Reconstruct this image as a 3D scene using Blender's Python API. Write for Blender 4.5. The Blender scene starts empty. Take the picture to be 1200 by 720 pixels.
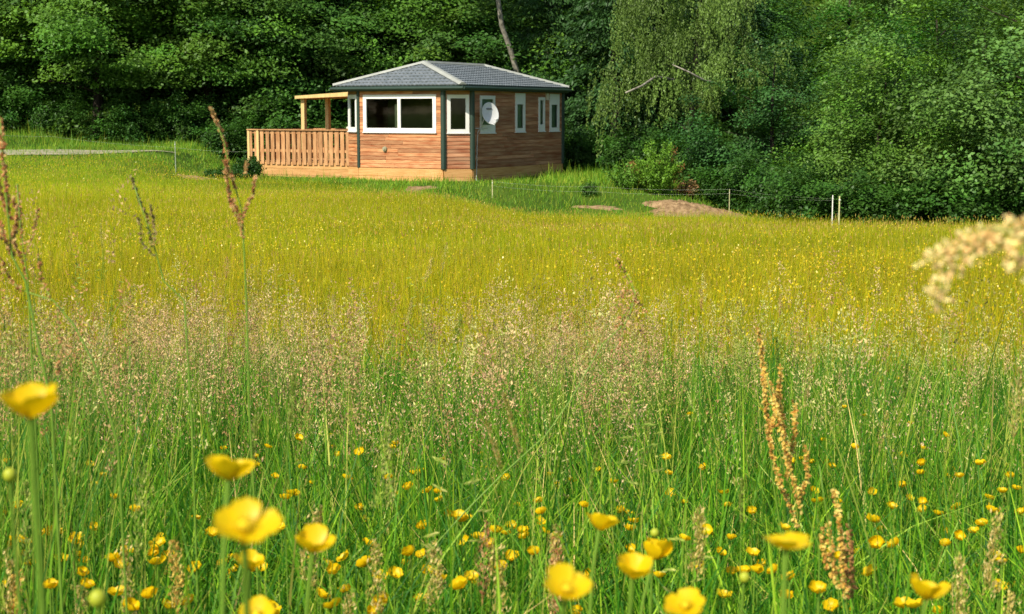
import bpy, math, random
import numpy as np
from mathutils import Vector, Matrix
rnd = random.Random(7)
rng = np.random.default_rng(11)
S = bpy.context.scene
COL = S.collection
R = math.radians

# ---------------------------------------------------------------- camera, sky, sun, exposure
F_PX = 1733.0            # focal length in photograph pixels (1200 wide)
EYE = Vector((0.0, 0.0, 0.95))
PITCH = math.atan(227.0 / F_PX)
cam_d = bpy.data.cameras.new('camera')
cam = bpy.data.objects.new('camera', cam_d); COL.objects.link(cam)
cam.location = EYE
cam.rotation_euler = (R(90) - PITCH, 0, 0)
cam_d.sensor_width = 36.0
cam_d.lens = 36.0 * F_PX / 1200.0
cam_d.clip_start = 0.02
cam_d.clip_end = 3000.0
cam_d.dof.use_dof = True
cam_d.dof.focus_distance = 7.0
cam_d.dof.aperture_fstop = 17.0
S.camera = cam

SUN_EL, SUN_AZ = 43.0, 215.0      # azimuth clockwise from +Y: behind the camera, to the left
w = bpy.data.worlds.new('World'); S.world = w; w.use_nodes = True
nt = w.node_tree; nt.nodes.clear()
sky = nt.nodes.new('ShaderNodeTexSky'); sky.sky_type = 'NISHITA'; sky.sun_disc = False
sky.sun_elevation = R(SUN_EL); sky.sun_rotation = R(SUN_AZ)
bg = nt.nodes.new('ShaderNodeBackground'); bg.inputs[1].default_value = 0.105
wo = nt.nodes.new('ShaderNodeOutputWorld')
nt.links.new(sky.outputs[0], bg.inputs[0]); nt.links.new(bg.outputs[0], wo.inputs[0])
sd = bpy.data.lights.new('sun', 'SUN'); sd.energy = 4.6; sd.angle = R(0.5); sd.color = (1.0, 0.93, 0.80)
sun = bpy.data.objects.new('sun', sd); COL.objects.link(sun)
sdir = Vector((math.sin(R(SUN_AZ)) * math.cos(R(SUN_EL)), math.cos(R(SUN_AZ)) * math.cos(R(SUN_EL)), math.sin(R(SUN_EL))))
sun.rotation_euler = sdir.to_track_quat('Z', 'Y').to_euler()
S.view_settings.view_transform = 'Standard'
S.view_settings.look = 'None'
S.view_settings.exposure = 0.56
S.view_settings.gamma = 1.0
S.cycles.max_bounces = 6
S.cycles.transparent_max_bounces = 12

def P(px, py, Y):
    """point of the place seen at photograph pixel (px, py) at depth Y"""
    c, s = math.cos(PITCH), math.sin(PITCH)
    u, v = (px - 600) / F_PX, (360 - py) / F_PX
    d = Vector((u, c + v * s, -s + v * c))
    return EYE + d * (Y / d.y)

# ---------------------------------------------------------------- helpers
def tag(o, label=None, cat=None, group=None, kind=None):
    if label: o['label'] = label
    if cat: o['category'] = cat
    if group: o['group'] = group
    if kind: o['kind'] = kind
    return o
def link(name, data, parent=None, loc=None):
    o = bpy.data.objects.new(name, data); COL.objects.link(o)
    if parent: o.parent = parent
    if loc is not None: o.location = loc
    return o
def empty(name, loc=(0, 0, 0), rz=0.0):
    o = link(name, None, None, loc); o.rotation_euler = (0, 0, rz); o.empty_display_size = 0.1
    return o

class MB:
    """collects shapes and links them as one mesh object"""
    def __init__(s): s.v = []; s.f = []
    def box(s, x0, x1, y0, y1, z0, z1):
        n = len(s.v)
        s.v += [(x0,y0,z0),(x1,y0,z0),(x1,y1,z0),(x0,y1,z0),(x0,y0,z1),(x1,y0,z1),(x1,y1,z1),(x0,y1,z1)]
        s.f += [(n,n+3,n+2,n+1),(n+4,n+5,n+6,n+7),(n,n+1,n+5,n+4),(n+1,n+2,n+6,n+5),(n+2,n+3,n+7,n+6),(n+3,n,n+4,n+7)]
        return s
    def hexa(s, pts):
        n = len(s.v); s.v += [tuple(p) for p in pts]
        s.f += [(n,n+3,n+2,n+1),(n+4,n+5,n+6,n+7),(n,n+1,n+5,n+4),(n+1,n+2,n+6,n+5),(n+2,n+3,n+7,n+6),(n+3,n,n+4,n+7)]
        return s
    def tube(s, pts, rad, k=6, cap=True):
        pts = [Vector(p) for p in pts]; n = len(pts)
        if not isinstance(rad, (list, tuple)): rad = [rad] * n
        base = len(s.v)
        for i, p in enumerate(pts):
            d = (pts[min(i+1, n-1)] - pts[max(i-1, 0)]).normalized()
            a = d.cross(Vector((0.13, 0.97, 0.2)) if abs(d.y) < 0.9 else Vector((1, 0, 0))).normalized(); b = d.cross(a)
            for j in range(k):
                t = 2 * math.pi * j / k
                s.v.append(tuple(p + (a * math.cos(t) + b * math.sin(t)) * rad[i]))
        for i in range(n - 1):
            for j in range(k):
                j2 = (j + 1) % k
                s.f.append((base+i*k+j, base+i*k+j2, base+(i+1)*k+j2, base+(i+1)*k+j))
        if cap:
            s.f.append(tuple(base + j for j in range(k))[::-1]); s.f.append(tuple(base+(n-1)*k+j for j in range(k)))
        return s
    def blob(s, c, r, e=(1, 1, 1), k=6, m=4):
        n = len(s.v); c = Vector(c)
        s.v.append((c.x, c.y, c.z - r*e[2]))
        for i in range(1, m):
            ph = -math.pi/2 + math.pi*i/m
            for j in range(k):
                t = 2*math.pi*j/k
                s.v.append((c.x+r*e[0]*math.cos(ph)*math.cos(t), c.y+r*e[1]*math.cos(ph)*math.sin(t), c.z+r*e[2]*math.sin(ph)))
        s.v.append((c.x, c.y, c.z + r*e[2]))
        for j in range(k): s.f.append((n, n+1+(j+1)%k, n+1+j))
        for i in range(m-2):
            for j in range(k):
                a = n+1+i*k; b = a+k; j2 = (j+1)%k
                s.f.append((a+j, a+j2, b+j2, b+j))
        a = n+1+(m-2)*k; t = n+1+(m-1)*k
        for j in range(k): s.f.append((a+j, a+(j+1)%k, t))
        return s
    def mesh(s, name, mat, smooth=False):
        me = bpy.data.meshes.new(name); me.from_pydata(s.v, [], s.f); me.materials.append(mat)
        if smooth: me.polygons.foreach_set('use_smooth', [True]*len(me.polygons))
        me.update(); return me
    def build(s, name, mat, parent=None, smooth=False):
        return link(name, s.mesh(name, mat, smooth), parent)

def npmesh(name, V, Q, C, mat, smooth=False):
    """mesh from vertex (n,3), quad (m,4) and colour (n,3) arrays"""
    me = bpy.data.meshes.new(name)
    nv, nq = len(V), len(Q)
    me.vertices.add(nv); me.vertices.foreach_set('co', np.ascontiguousarray(V, dtype=np.float32).ravel())
    me.loops.add(nq*4); me.loops.foreach_set('vertex_index', np.ascontiguousarray(Q, dtype=np.int32).ravel())
    me.polygons.add(nq); me.polygons.foreach_set('loop_start', np.arange(0, nq*4, 4, dtype=np.int32))
    me.update(calc_edges=True)
    if smooth: me.polygons.foreach_set('use_smooth', np.ones(nq, dtype=bool))
    if C is not None:
        at = me.color_attributes.new('Col', 'FLOAT_COLOR', 'POINT')
        c4 = np.ones((nv, 4), dtype=np.float32); c4[:, :3] = C
        at.data.foreach_set('color', c4.ravel())
    me.materials.append(mat)
    return me
def merge(parts):
    Vs, Qs, Cs, n = [], [], [], 0
    for V, Q, C in parts:
        Vs.append(V); Qs.append(Q + n); Cs.append(C); n += len(V)
    return np.concatenate(Vs), np.concatenate(Qs), np.concatenate(Cs)
def diamonds(C, A, B, col, tipf=0.25):
    """leaf / spikelet shaped quads: centre, half-axis, half-width vectors"""
    n = len(C)
    V = np.stack([C - A, C + B - A*tipf, C + A, C - B - A*tipf], axis=1).reshape(-1, 3)
    Q = np.arange(n*4).reshape(n, 4)
    return V, Q, np.repeat(col, 4, axis=0)
def unit(n):
    v = rng.normal(size=(n, 3)); return v / np.linalg.norm(v, axis=1, keepdims=True)
def perp(A):
    r = unit(len(A)); b = np.cross(A, r); return b / (np.linalg.norm(b, axis=1, keepdims=True) + 1e-9)
def vary(base, n, v=0.25, hue=0.12):
    base = np.array(base); k = 1 + rng.uniform(-v, v, (n, 1)); h = 1 + rng.uniform(-hue, hue, (n, 3))
    return np.clip(base * k * h, 0, 1)
def blades(x, y, z, h, wd, lean, ang, fa, col, K, tipcol=None):
    n = len(x); t = np.linspace(0, 1, K+1)[None, :]
    l = lean[:, None]; hh = h[:, None]
    off = hh * l * t**2.0
    zz = z[:, None] + hh * (t - 0.35*l*t**3)
    cx = x[:, None] + off*np.cos(ang)[:, None]; cy = y[:, None] + off*np.sin(ang)[:, None]
    hw = 0.5*wd[:, None]*(0.75 + 0.6*t - 1.30*t**2) 
    hw = np.maximum(hw, 0.04*wd[:, None])
    sx = hw*np.cos(fa)[:, None]; sy = hw*np.sin(fa)[:, None]
    V = np.stack([np.stack([cx-sx, cy-sy, zz], -1), np.stack([cx+sx, cy+sy, zz], -1)], axis=2)   # n,K+1,2,3
    V = V.reshape(-1, 3)
    b = (np.arange(n)*(K+1)*2)[:, None] + (np.arange(K)*2)[None, :]
    Q = np.stack([b, b+1, b+3, b+2], -1).reshape(-1, 4)
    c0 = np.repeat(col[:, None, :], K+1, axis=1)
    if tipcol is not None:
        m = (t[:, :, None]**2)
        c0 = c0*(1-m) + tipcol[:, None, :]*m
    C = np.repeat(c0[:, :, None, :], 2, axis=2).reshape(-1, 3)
    return V, Q, C

# ---------------------------------------------------------------- materials
def mat_new(name):
    m = bpy.data.materials.new(name); m.use_nodes = True
    b = m.node_tree.nodes['Principled BSDF']
    return m, m.node_tree, b
def mat(name, col, rough=0.7, spec=0.3, var=0.0, scale=8.0, bump=0.0, rand=0.0, stretch=(1, 1, 1), col2=None, coords='Object', metallic=0.0):
    m, t, b = mat_new(name); N, L = t.nodes, t.links
    b.inputs['Roughness'].default_value = rough
    b.inputs['Specular IOR Level'].default_value = spec
    b.inputs['Metallic'].default_value = metallic
    tc = N.new('ShaderNodeTexCoord'); mp = N.new('ShaderNodeMapping'); mp.inputs['Scale'].default_value = stretch
    L.new(tc.outputs[coords], mp.inputs[0])
    no = N.new('ShaderNodeTexNoise'); no.inputs['Scale'].default_value = scale; no.inputs['Detail'].default_value = 6
    if rand:
        oi = N.new('ShaderNodeObjectInfo'); ad = N.new('ShaderNodeVectorMath'); ad.operation = 'ADD'
        cm = N.new('ShaderNodeCombineXYZ'); mu = N.new('ShaderNodeMath'); mu.operation = 'MULTIPLY'; mu.inputs[1].default_value = 37.0
        L.new(oi.outputs['Random'], mu.inputs[0]); L.new(mu.outputs[0], cm.inputs[0]); L.new(mu.outputs[0], cm.inputs[2])
        L.new(mp.outputs[0], ad.inputs[0]); L.new(cm.outputs[0], ad.inputs[1]); L.new(ad.outputs[0], no.inputs['Vector'])
    else:
        L.new(mp.outputs[0], no.inputs['Vector'])
    rp = N.new('ShaderNodeValToRGB')
    rp.color_ramp.elements[0].position = 0.32; rp.color_ramp.elements[1].position = 0.68
    c2 = col2 if col2 else tuple(min(1, c*(1+var)) for c in col)
    c1 = col if col2 else tuple(c*(1-var) for c in col)
    rp.color_ramp.elements[0].color = (*c1, 1); rp.color_ramp.elements[1].color = (*c2, 1)
    L.new(no.outputs[0], rp.inputs[0]); out = rp.outputs[0]
    if rand:
        hs = N.new('ShaderNodeHueSaturation'); mr = N.new('ShaderNodeMapRange')
        mr.inputs[3].default_value = 1-rand; mr.inputs[4].default_value = 1+rand
        L.new(oi.outputs['Random'], mr.inputs[0]); L.new(mr.outputs[0], hs.inputs['Value']); L.new(out, hs.inputs['Color']); out = hs.outputs[0]
    L.new(out, b.inputs['Base Color'])
    if bump:
        bp = N.new('ShaderNodeBump'); bp.inputs['Strength'].default_value = bump; bp.inputs['Distance'].default_value = 0.02
        L.new(no.outputs[0], bp.inputs['Height']); L.new(bp.outputs[0], b.inputs['Normal'])
    return m
def mat_leaf(name, gain=(1, 1, 1), trans=0.35, rough=0.5, spec=0.35, rand=0.0, attr='Col', col=None, tgain=(1.3, 1.3, 0.5)):
    """leaf: Principled mixed with translucency, colour from the mesh's own colour attribute"""
    m, t, b = mat_new(name); N, L = t.nodes, t.links
    if col is None:
        a = N.new('ShaderNodeAttribute'); a.attribute_name = attr
        mx = N.new('ShaderNodeMix'); mx.data_type = 'RGBA'; mx.blend_type = 'MULTIPLY'; mx.inputs[0].default_value = 1
        L.new(a.outputs['Color'], mx.inputs[6]); mx.inputs[7].default_value = (*gain, 1); out = mx.outputs[2]
    else:
        c = N.new('ShaderNodeRGB'); c.outputs[0].default_value = (*col, 1)
        no = N.new('ShaderNodeTexNoise'); no.inputs['Scale'].default_value = 90; no.inputs['Detail'].default_value = 3
        tc = N.new('ShaderNodeTexCoord'); L.new(tc.outputs['Object'], no.inputs['Vector'])
        mr = N.new('ShaderNodeMapRange'); mr.inputs[3].default_value = 0.8; mr.inputs[4].default_value = 1.15
        L.new(no.outputs[0], mr.inputs[0])
        hs0 = N.new('ShaderNodeHueSaturation'); L.new(c.outputs[0], hs0.inputs['Color']); L.new(mr.outputs[0], hs0.inputs['Value']); out = hs0.outputs[0]
    if rand:
        oi = N.new('ShaderNodeObjectInfo'); hs = N.new('ShaderNodeHueSaturation'); mr = N.new('ShaderNodeMapRange')
        mr.inputs[3].default_value = 1-rand; mr.inputs[4].default_value = 1+rand
        L.new(oi.outputs['Random'], mr.inputs[0]); L.new(mr.outputs[0], hs.inputs['Value']); L.new(out, hs.inputs['Color']); out = hs.outputs[0]
    L.new(out, b.inputs['Base Color'])
    b.inputs['Roughness'].default_value = rough; b.inputs['Specular IOR Level'].default_value = spec
    tr = N.new('ShaderNodeBsdfTranslucent'); ms = N.new('ShaderNodeMixShader'); ms.inputs[0].default_value = trans
    mt = N.new('ShaderNodeMix'); mt.data_type = 'RGBA'; mt.blend_type = 'MULTIPLY'; mt.inputs[0].default_value = 1
    L.new(out, mt.inputs[6]); mt.inputs[7].default_value = (*tgain, 1)
    L.new(mt.outputs[2], tr.inputs[0])
    L.new(b.outputs[0], ms.inputs[1]); L.new(tr.outputs[0], ms.inputs[2])
    L.new(ms.outputs[0], N['Material Output'].inputs[0])
    return m

M = {}
M['grass'] = mat_leaf('grass_blades', trans=0.28, rough=0.5, spec=0.18)
M['dry'] = mat_leaf('dry_seed', trans=0.3, rough=0.7, spec=0.15, tgain=(1.1, 1.0, 0.9))
M['leaf'] = mat_leaf('tree_leaves', trans=0.28, rough=0.5, spec=0.25)
M['petal'] = mat_leaf('buttercup_petal', col=(0.93, 0.64, 0.004), trans=0.45, rough=0.42, spec=0.3, tgain=(1.0, 0.9, 0.3))
M['petal_far'] = mat_leaf('buttercup_far', trans=0.3, rough=0.35, spec=0.4, tgain=(1.0, 0.95, 0.4))
M['centre'] = mat('buttercup_centre', (0.62, 0.45, 0.01), 0.7, 0.2, 0.3, 300)
M['bud'] = mat_leaf('buttercup_bud', col=(0.42, 0.46, 0.03), trans=0.2, rough=0.5)
M['stem'] = mat_leaf('flower_stem', col=(0.17, 0.30, 0.03), trans=0.15, rough=0.45)
M['bark'] = mat('bark', (0.035, 0.028, 0.02), 0.9, 0.1, 0.5, 6, 0.6, stretch=(3, 3, 0.7))
M['bark_pale'] = mat('pale_bark', (0.10, 0.09, 0.065), 0.85, 0.15, 0, 5, 0.4, col2=(0.36, 0.33, 0.26), stretch=(2, 2, 1.5))
M['front_wood'] = mat('oiled_plank', (0.34, 0.100, 0.030), 0.6, 0.3, 0, 2.2, 0.15, rand=0.34, stretch=(1.0, 1.0, 9), col2=(0.56, 0.29, 0.13))
M['side_wood'] = mat('brown_plank', (0.29, 0.090, 0.036), 0.6, 0.3, 0, 1.6, 0.15, rand=0.25, stretch=(0.8, 0.8, 6), col2=(0.48, 0.25, 0.13))
M['plinth_wood'] = mat('plinth_board', (0.50, 0.24, 0.075), 0.7, 0.2, 0, 3, 0.15, rand=0.1, stretch=(0.6, 0.6, 7), col2=(0.66, 0.38, 0.15))
M['deck_wood'] = mat('deck_board', (0.35, 0.165, 0.065), 0.75, 0.2, 0, 3, 0.15, rand=0.15, stretch=(4, 4, 1), col2=(0.52, 0.29, 0.13))
M['skirt_wood'] = mat('deck_skirt', (0.46, 0.235, 0.08), 0.7, 0.2, 0, 3, 0.1, rand=0.14, stretch=(0.7, 0.7, 6), col2=(0.58, 0.33, 0.13))
M['post_wood'] = mat('pale_timber', (0.60, 0.42, 0.17), 0.7, 0.2, 0.12, 4, 0.1, stretch=(5, 5, 0.6))
M['green_trim'] = mat('dark_green_trim', (0.022, 0.045, 0.030), 0.5, 0.4, 0.12, 3)
M['white'] = mat('white_frame', (0.74, 0.72, 0.66), 0.4, 0.4, 0.04, 3)
M['cap'] = mat('ridge_cap', (0.30, 0.31, 0.27), 0.5, 0.4, 0.12, 3)
M['tile'] = mat('grey_roof_tile', (0.115, 0.135, 0.14), 0.45, 0.5, 0, 6, 0.1, col2=(0.20, 0.22, 0.23))
M['dish'] = mat('dish_metal', (0.55, 0.55, 0.53), 0.5, 0.4, 0.05, 5)
M['darkmark'] = mat('dark_print', (0.12, 0.12, 0.12), 0.6, 0.2, 0.1, 5)
M['interior'] = mat('interior_wall', (0.10, 0.10, 0.04), 0.8, 0.1, 0, 1.2, 0, col2=(0.22, 0.19, 0.08))  # green-brown tone stands in for greenery reflected in the panes
M['blind'] = mat('window_blind', (0.33, 0.38, 0.33), 0.8, 0.1, 0.15, 3)
M['curtain'] = mat('curtain', (0.62, 0.56, 0.42), 0.9, 0.1, 0.08, 6)
M['wire'] = mat('fence_wire', (0.30, 0.34, 0.24), 0.5, 0.4, 0.05, 4)
M['stake'] = mat('stake', (0.50, 0.47, 0.24), 0.7, 0.2, 0.2, 20)
M['earth'] = mat('bare_earth', (0.14, 0.085, 0.04), 0.95, 0.05, 0, 7.0, 1.0, col2=(0.34, 0.23, 0.12))
M['gravel'] = mat('gravel_track', (0.20, 0.20, 0.10), 0.95, 0.05, 0, 2.2, 0.8, col2=(0.42, 0.37, 0.27), stretch=(0.3, 1.4, 1))
# glass
m, t, b = mat_new('window_glass'); N, L = t.nodes, t.links
gl = N.new('ShaderNodeBsdfGlossy'); gl.inputs['Roughness'].default_value = 0.03
tp = N.new('ShaderNodeBsdfTransparent'); tp.inputs[0].default_value = (0.72, 0.85, 0.70, 1)
fr = N.new('ShaderNodeFresnel'); fr.inputs[0].default_value = 1.5
ms = N.new('ShaderNodeMixShader'); no = N.new('ShaderNodeTexNoise'); no.inputs['Scale'].default_value = 1.3
bp = N.new('ShaderNodeBump'); bp.inputs['Strength'].default_value = 0.12; L.new(no.outputs[0], bp.inputs['Height']); L.new(bp.outputs[0], gl.inputs['Normal'])
L.new(fr.outputs[0], ms.inputs[0]); L.new(tp.outputs[0], ms.inputs[1]); L.new(gl.outputs[0], ms.inputs[2]); L.new(ms.outputs[0], N['Material Output'].inputs[0])
M['glass'] = m

# ---------------------------------------------------------------- ground
def sm(t): t = np.clip(t, 0, 1); return t*t*(3-2*t)
GY = [-60, 0, 1.7, 3, 5, 8, 12, 20, 32, 42, 50, 60, 72]
GZ = [0.6, 0, -.22, -.40, -.62, -.88, -1.05, -1.28, -1.46, -1.45, -1.30, -1.15, -1.0]
def ground(x, y):
    x = np.asarray(x, float); y = np.asarray(y, float)
    z = np.interp(y, GY, GZ)
    z = z + 0.95*sm((-x-7.5)/5)*sm((y-30)/24)
    z = z - 0.52*sm((x+2.5)/3.5)*sm((y-24)/12)*(1-sm((y-60)/12))
    z = z - 0.45*sm((x-6)/5)*sm((y-36)/4)*(1-sm((y-60)/12))
    # level pad under the lodge and the bank that falls from it
    px = sm((x+11.5)/2.2)*(1-sm((x-4.5)/2.2)); w_ = sm((x+3.5)/2.0); py = (sm((y-43.4)/2.0)*(1-w_) + w_*sm((y-41.0)/4.6))*(1-sm((y-57)/3))
    m_ = px*py; z = z*(1-m_) + (-1.17)*m_
    # grassy bank behind the track on the left
    z = z + 0.40*sm((-x-15.5)/3)*sm((y-53)/4)
    # wooded hill
    z = z + 0.33*np.maximum(0, y-80) - 0.0009*np.maximum(0, y-80)**2*(y < 260) - (y >= 260)*0.0
    z = z + 0.03*np.sin(x*1.3+y*0.7)*np.sin(y*0.9-x*0.4)*sm((y-2)/6)
    return z
def g1(x, y): return float(ground(x, y))
xs = np.unique(np.concatenate([np.linspace(-1200, -80, 12), np.linspace(-80, -26, 19), np.linspace(-26, 26, 131), np.linspace(26, 80, 19), np.linspace(80, 1200, 12)]))
ys = np.unique(np.concatenate([np.linspace(-900, -40, 10), np.linspace(-40, 0, 15), np.linspace(0, 12, 41), np.linspace(12, 62, 126), np.linspace(62, 120, 30), np.linspace(120, 259, 12)]))
gx, gy = np.meshgrid(xs, ys); gz = ground(gx, gy)
V = np.stack([gx, gy, gz], -1).reshape(-1, 3); nx = len(xs)
ii = (np.arange(len(ys)-1)[:, None]*nx + np.arange(nx-1)[None, :]).ravel()
Q = np.stack([ii, ii+1, ii+nx+1, ii+nx], -1)
m, t, b = mat_new('meadow_ground'); N, L = t.nodes, t.links
b.inputs['Roughness'].default_value = 0.95; b.inputs['Specular IOR Level'].default_value = 0.05
ge = N.new('ShaderNodeNewGeometry'); sx = N.new('ShaderNodeSeparateXYZ'); L.new(ge.outputs['Position'], sx.inputs[0])
n1 = N.new('ShaderNodeTexNoise'); n1.inputs['Scale'].default_value = 0.5; n1.inputs['Detail'].default_value = 8; L.new(ge.outputs['Position'], n1.inputs['Vector'])
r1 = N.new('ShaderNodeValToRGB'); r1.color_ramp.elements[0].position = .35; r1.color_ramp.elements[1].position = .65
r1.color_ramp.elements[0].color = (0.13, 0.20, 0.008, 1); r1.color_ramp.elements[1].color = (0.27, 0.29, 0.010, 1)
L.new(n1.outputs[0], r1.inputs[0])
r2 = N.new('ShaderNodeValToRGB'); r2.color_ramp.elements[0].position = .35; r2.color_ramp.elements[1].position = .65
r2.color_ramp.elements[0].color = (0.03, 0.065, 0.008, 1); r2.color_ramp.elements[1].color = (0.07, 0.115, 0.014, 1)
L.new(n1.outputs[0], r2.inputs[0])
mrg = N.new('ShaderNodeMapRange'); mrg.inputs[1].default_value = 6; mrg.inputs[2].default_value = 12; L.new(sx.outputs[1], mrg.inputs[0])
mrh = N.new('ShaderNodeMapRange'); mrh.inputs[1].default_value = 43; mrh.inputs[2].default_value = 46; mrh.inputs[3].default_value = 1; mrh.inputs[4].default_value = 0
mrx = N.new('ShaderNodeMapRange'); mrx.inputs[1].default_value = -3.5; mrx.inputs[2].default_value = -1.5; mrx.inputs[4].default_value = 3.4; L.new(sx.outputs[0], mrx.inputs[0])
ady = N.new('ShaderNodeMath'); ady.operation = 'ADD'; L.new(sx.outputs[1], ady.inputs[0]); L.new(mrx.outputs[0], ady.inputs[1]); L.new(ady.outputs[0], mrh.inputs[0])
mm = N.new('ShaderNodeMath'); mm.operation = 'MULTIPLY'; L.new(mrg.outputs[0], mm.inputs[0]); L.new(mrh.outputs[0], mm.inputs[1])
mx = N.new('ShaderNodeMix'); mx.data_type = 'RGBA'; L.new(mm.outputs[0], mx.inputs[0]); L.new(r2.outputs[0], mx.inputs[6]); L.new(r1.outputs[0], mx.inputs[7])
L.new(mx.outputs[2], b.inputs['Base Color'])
bp = N.new('ShaderNodeBump'); bp.inputs['Strength'].default_value = 0.8; n2 = N.new('ShaderNodeTexNoise'); n2.inputs['Scale'].default_value = 12; L.new(ge.outputs['Position'], n2.inputs['Vector']); L.new(n2.outputs[0], bp.inputs['Height']); L.new(bp.outputs[0], b.inputs['Normal'])
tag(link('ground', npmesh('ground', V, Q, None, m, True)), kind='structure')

def strip(name, x0, x1, y0f, y1f, lift, matl, nxs=60, nys=8, mound=None):
    X = np.linspace(x0, x1, nxs); T = np.linspace(0, 1, nys)
    gx = np.repeat(X[None, :], nys, 0); gy = y0f(gx)*(1-T[:, None]) + y1f(gx)*T[:, None]
    gz = ground(gx, gy) + lift
    if mound is not None: gz = gz + mound(gx, gy)
    V = np.stack([gx, gy, gz], -1).reshape(-1, 3)
    ii = (np.arange(nys-1)[:, None]*nxs + np.arange(nxs-1)[None, :]).ravel()
    Q = np.stack([ii, ii+1, ii+nxs+1, ii+nxs], -1)
    return tag(link(name, npmesh(name, V, Q, None, matl, True)), kind='structure')
strip('gravel_track', -30, -11.6, lambda x: 50.2+0.10*(x+10)+0.25*np.sin(x*0.9)+1.0*sm((x+14.5)/3), lambda x: 52.3+0.05*(x+10)+0.3*np.sin(x*0.7+1)-0.6*sm((x+14.5)/3), 0.03, M['gravel'], 90, 6)
def patch(name, cx, cy, rx, ry, h, rot=0.0, seed=0.0, n=28):
    """low heap or scrape of soil whose rim sinks into the turf"""
    T = np.linspace(-1.25, 1.25, n); u, v = np.meshgrid(T, T); c, s_ = math.cos(rot), math.sin(rot)
    X = cx + u*rx*c - v*ry*s_; Y = cy + u*rx*s_ + v*ry*c; a_ = np.arctan2(v, u); rr = np.sqrt(u*u+v*v)
    lim = 1+0.18*np.sin(a_*3+seed)+0.12*np.sin(a_*5+seed*2)+0.08*np.sin(a_*9+seed*3)
    q = np.clip(1-(rr/lim)**2, -1, 1); Z = ground(X, Y) + np.where(q > 0, h*q**1.1+0.012, q*0.35) + 0.012*np.sin(X*9+seed)*np.sin(Y*8) + 0.10*h*rng.normal(size=X.shape)
    V = np.stack([X, Y, Z], -1).reshape(-1, 3); ii = (np.arange(n-1)[:, None]*n + np.arange(n-1)[None, :]).ravel()
    tag(link(name, npmesh(name, V, np.stack([ii, ii+1, ii+n+1, ii+n], -1), None, M['earth'], True)), kind='structure')
patch('bare_earth_mound', 5.15, 42.2, 1.35, .8, 0.19, -0.15, 1.0, 64)
patch('bare_earth', -2.75, 44.3, .5, .35, 0.02, 0, 2.0)
patch('bare_earth', 2.5, 42.6, .7, .16, 0.02, -.15, 4.0)
patch('bare_earth_scrape', -9.9, 46.8, .6, .30, 0.08, .1, 7.0)

# ---------------------------------------------------------------- lodge (local x along the front, y along the long side)
O = P(520, 213, 46.0); LZ = -1.17
lodge = empty('lodge', (O.x, O.y, LZ), R(-30))
tag(lodge, 'small timber clad lodge with grey hipped roof and white windows beyond the meadow', 'lodge')
C = 0.64; W0 = -3.20; CL = 0.73
FL, FR, SR0, SR1, SL0, SL1 = (W0, 0.0), (0.0, 0.0), (C, C), (C, 6.57), (W0-CL, 0.45), (W0-CL, 6.57)
ZP, ZW = 0.42, 2.83
def wall(p0, p1, wins, mt, row=0.121, n_in=True, planks=True, name='plank'):
    p0 = Vector((*p0, 0)); p1 = Vector((*p1, 0)); d = (p1-p0); Lw = d.length; d.normalize(); n = Vector((d.y, -d.x, 0))
    def pt(s, o, z): return p0 + d*s + n*o + Vector((0, 0, z))
    def hx(mb, s0, s1, o0, o1, z0, z1, o1b=None):
        ob = o1 if o1b is None else o1b
        mb.hexa([pt(s0,ob,z0), pt(s1,ob,z0), pt(s1,o0,z0), pt(s0,o0,z0), pt(s0,o1,z1), pt(s1,o1,z1), pt(s1,o0,z1), pt(s0,o0,z1)])
        return mb
    # inner leaf of the wall, with the openings left free
    mb = MB(); cuts = sorted(wins, key=lambda q: q[0]); s = 0
    for (a0, a1, z0, z1) in cuts:
        hx(mb, s, a0, -0.08, 0.0, ZP-0.05, ZW); hx(mb, a0, a1, -0.08, 0.0, ZP-0.05, z0); hx(mb, a0, a1, -0.08, 0.0, z1, ZW); s = a1
    hx(mb, s, Lw, -0.08, 0.0, ZP-0.05, ZW); mb.build('wall', mt, lodge)
    if planks:
        z = ZP; k = 0; row = (ZW-ZP)/round((ZW-ZP)/row)
        while z < ZW-0.01:
            z1 = z+row-0.006; spans = [(0.0, Lw)]
            for (a0, a1, w0, w1) in cuts:
                if w0 < z+row*0.5 < w1:
                    sp = []
                    for (q0, q1) in spans:
                        if a0 > q0 and a1 < q1: sp += [(q0, a0), (a1, q1)]
                        else: sp.append((q0, q1))
                    spans = sp
            for (q0, q1) in spans:
                # long runs are butted from two lengths
                pcs = [(q0, q1)]
                if q1-q0 > 3.2:
                    c = q0 + (q1-q0)*(0.30+0.4*rnd.random()); pcs = [(q0, c-0.002), (c+0.002, q1)]
                for (e0, e1) in pcs:
                    pr = 0.002*rnd.random()
                    hx(MB(), e0+0.001, e1-0.001, 0.003, 0.014+pr, z+0.003, z1, 0.026+pr).build(name, mt, lodge)
            z += row; k += 1
    # plinth boards
    for k, (z0, z1) in enumerate([(-0.12, 0.14), (0.146, 0.40)]):
        hx(MB(), 0.002, Lw-0.002, -0.03, 0.038+0.003*k, z0, z1).build('plinth_board', M['plinth_wood'], lodge)
    return pt, hx, Lw
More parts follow.
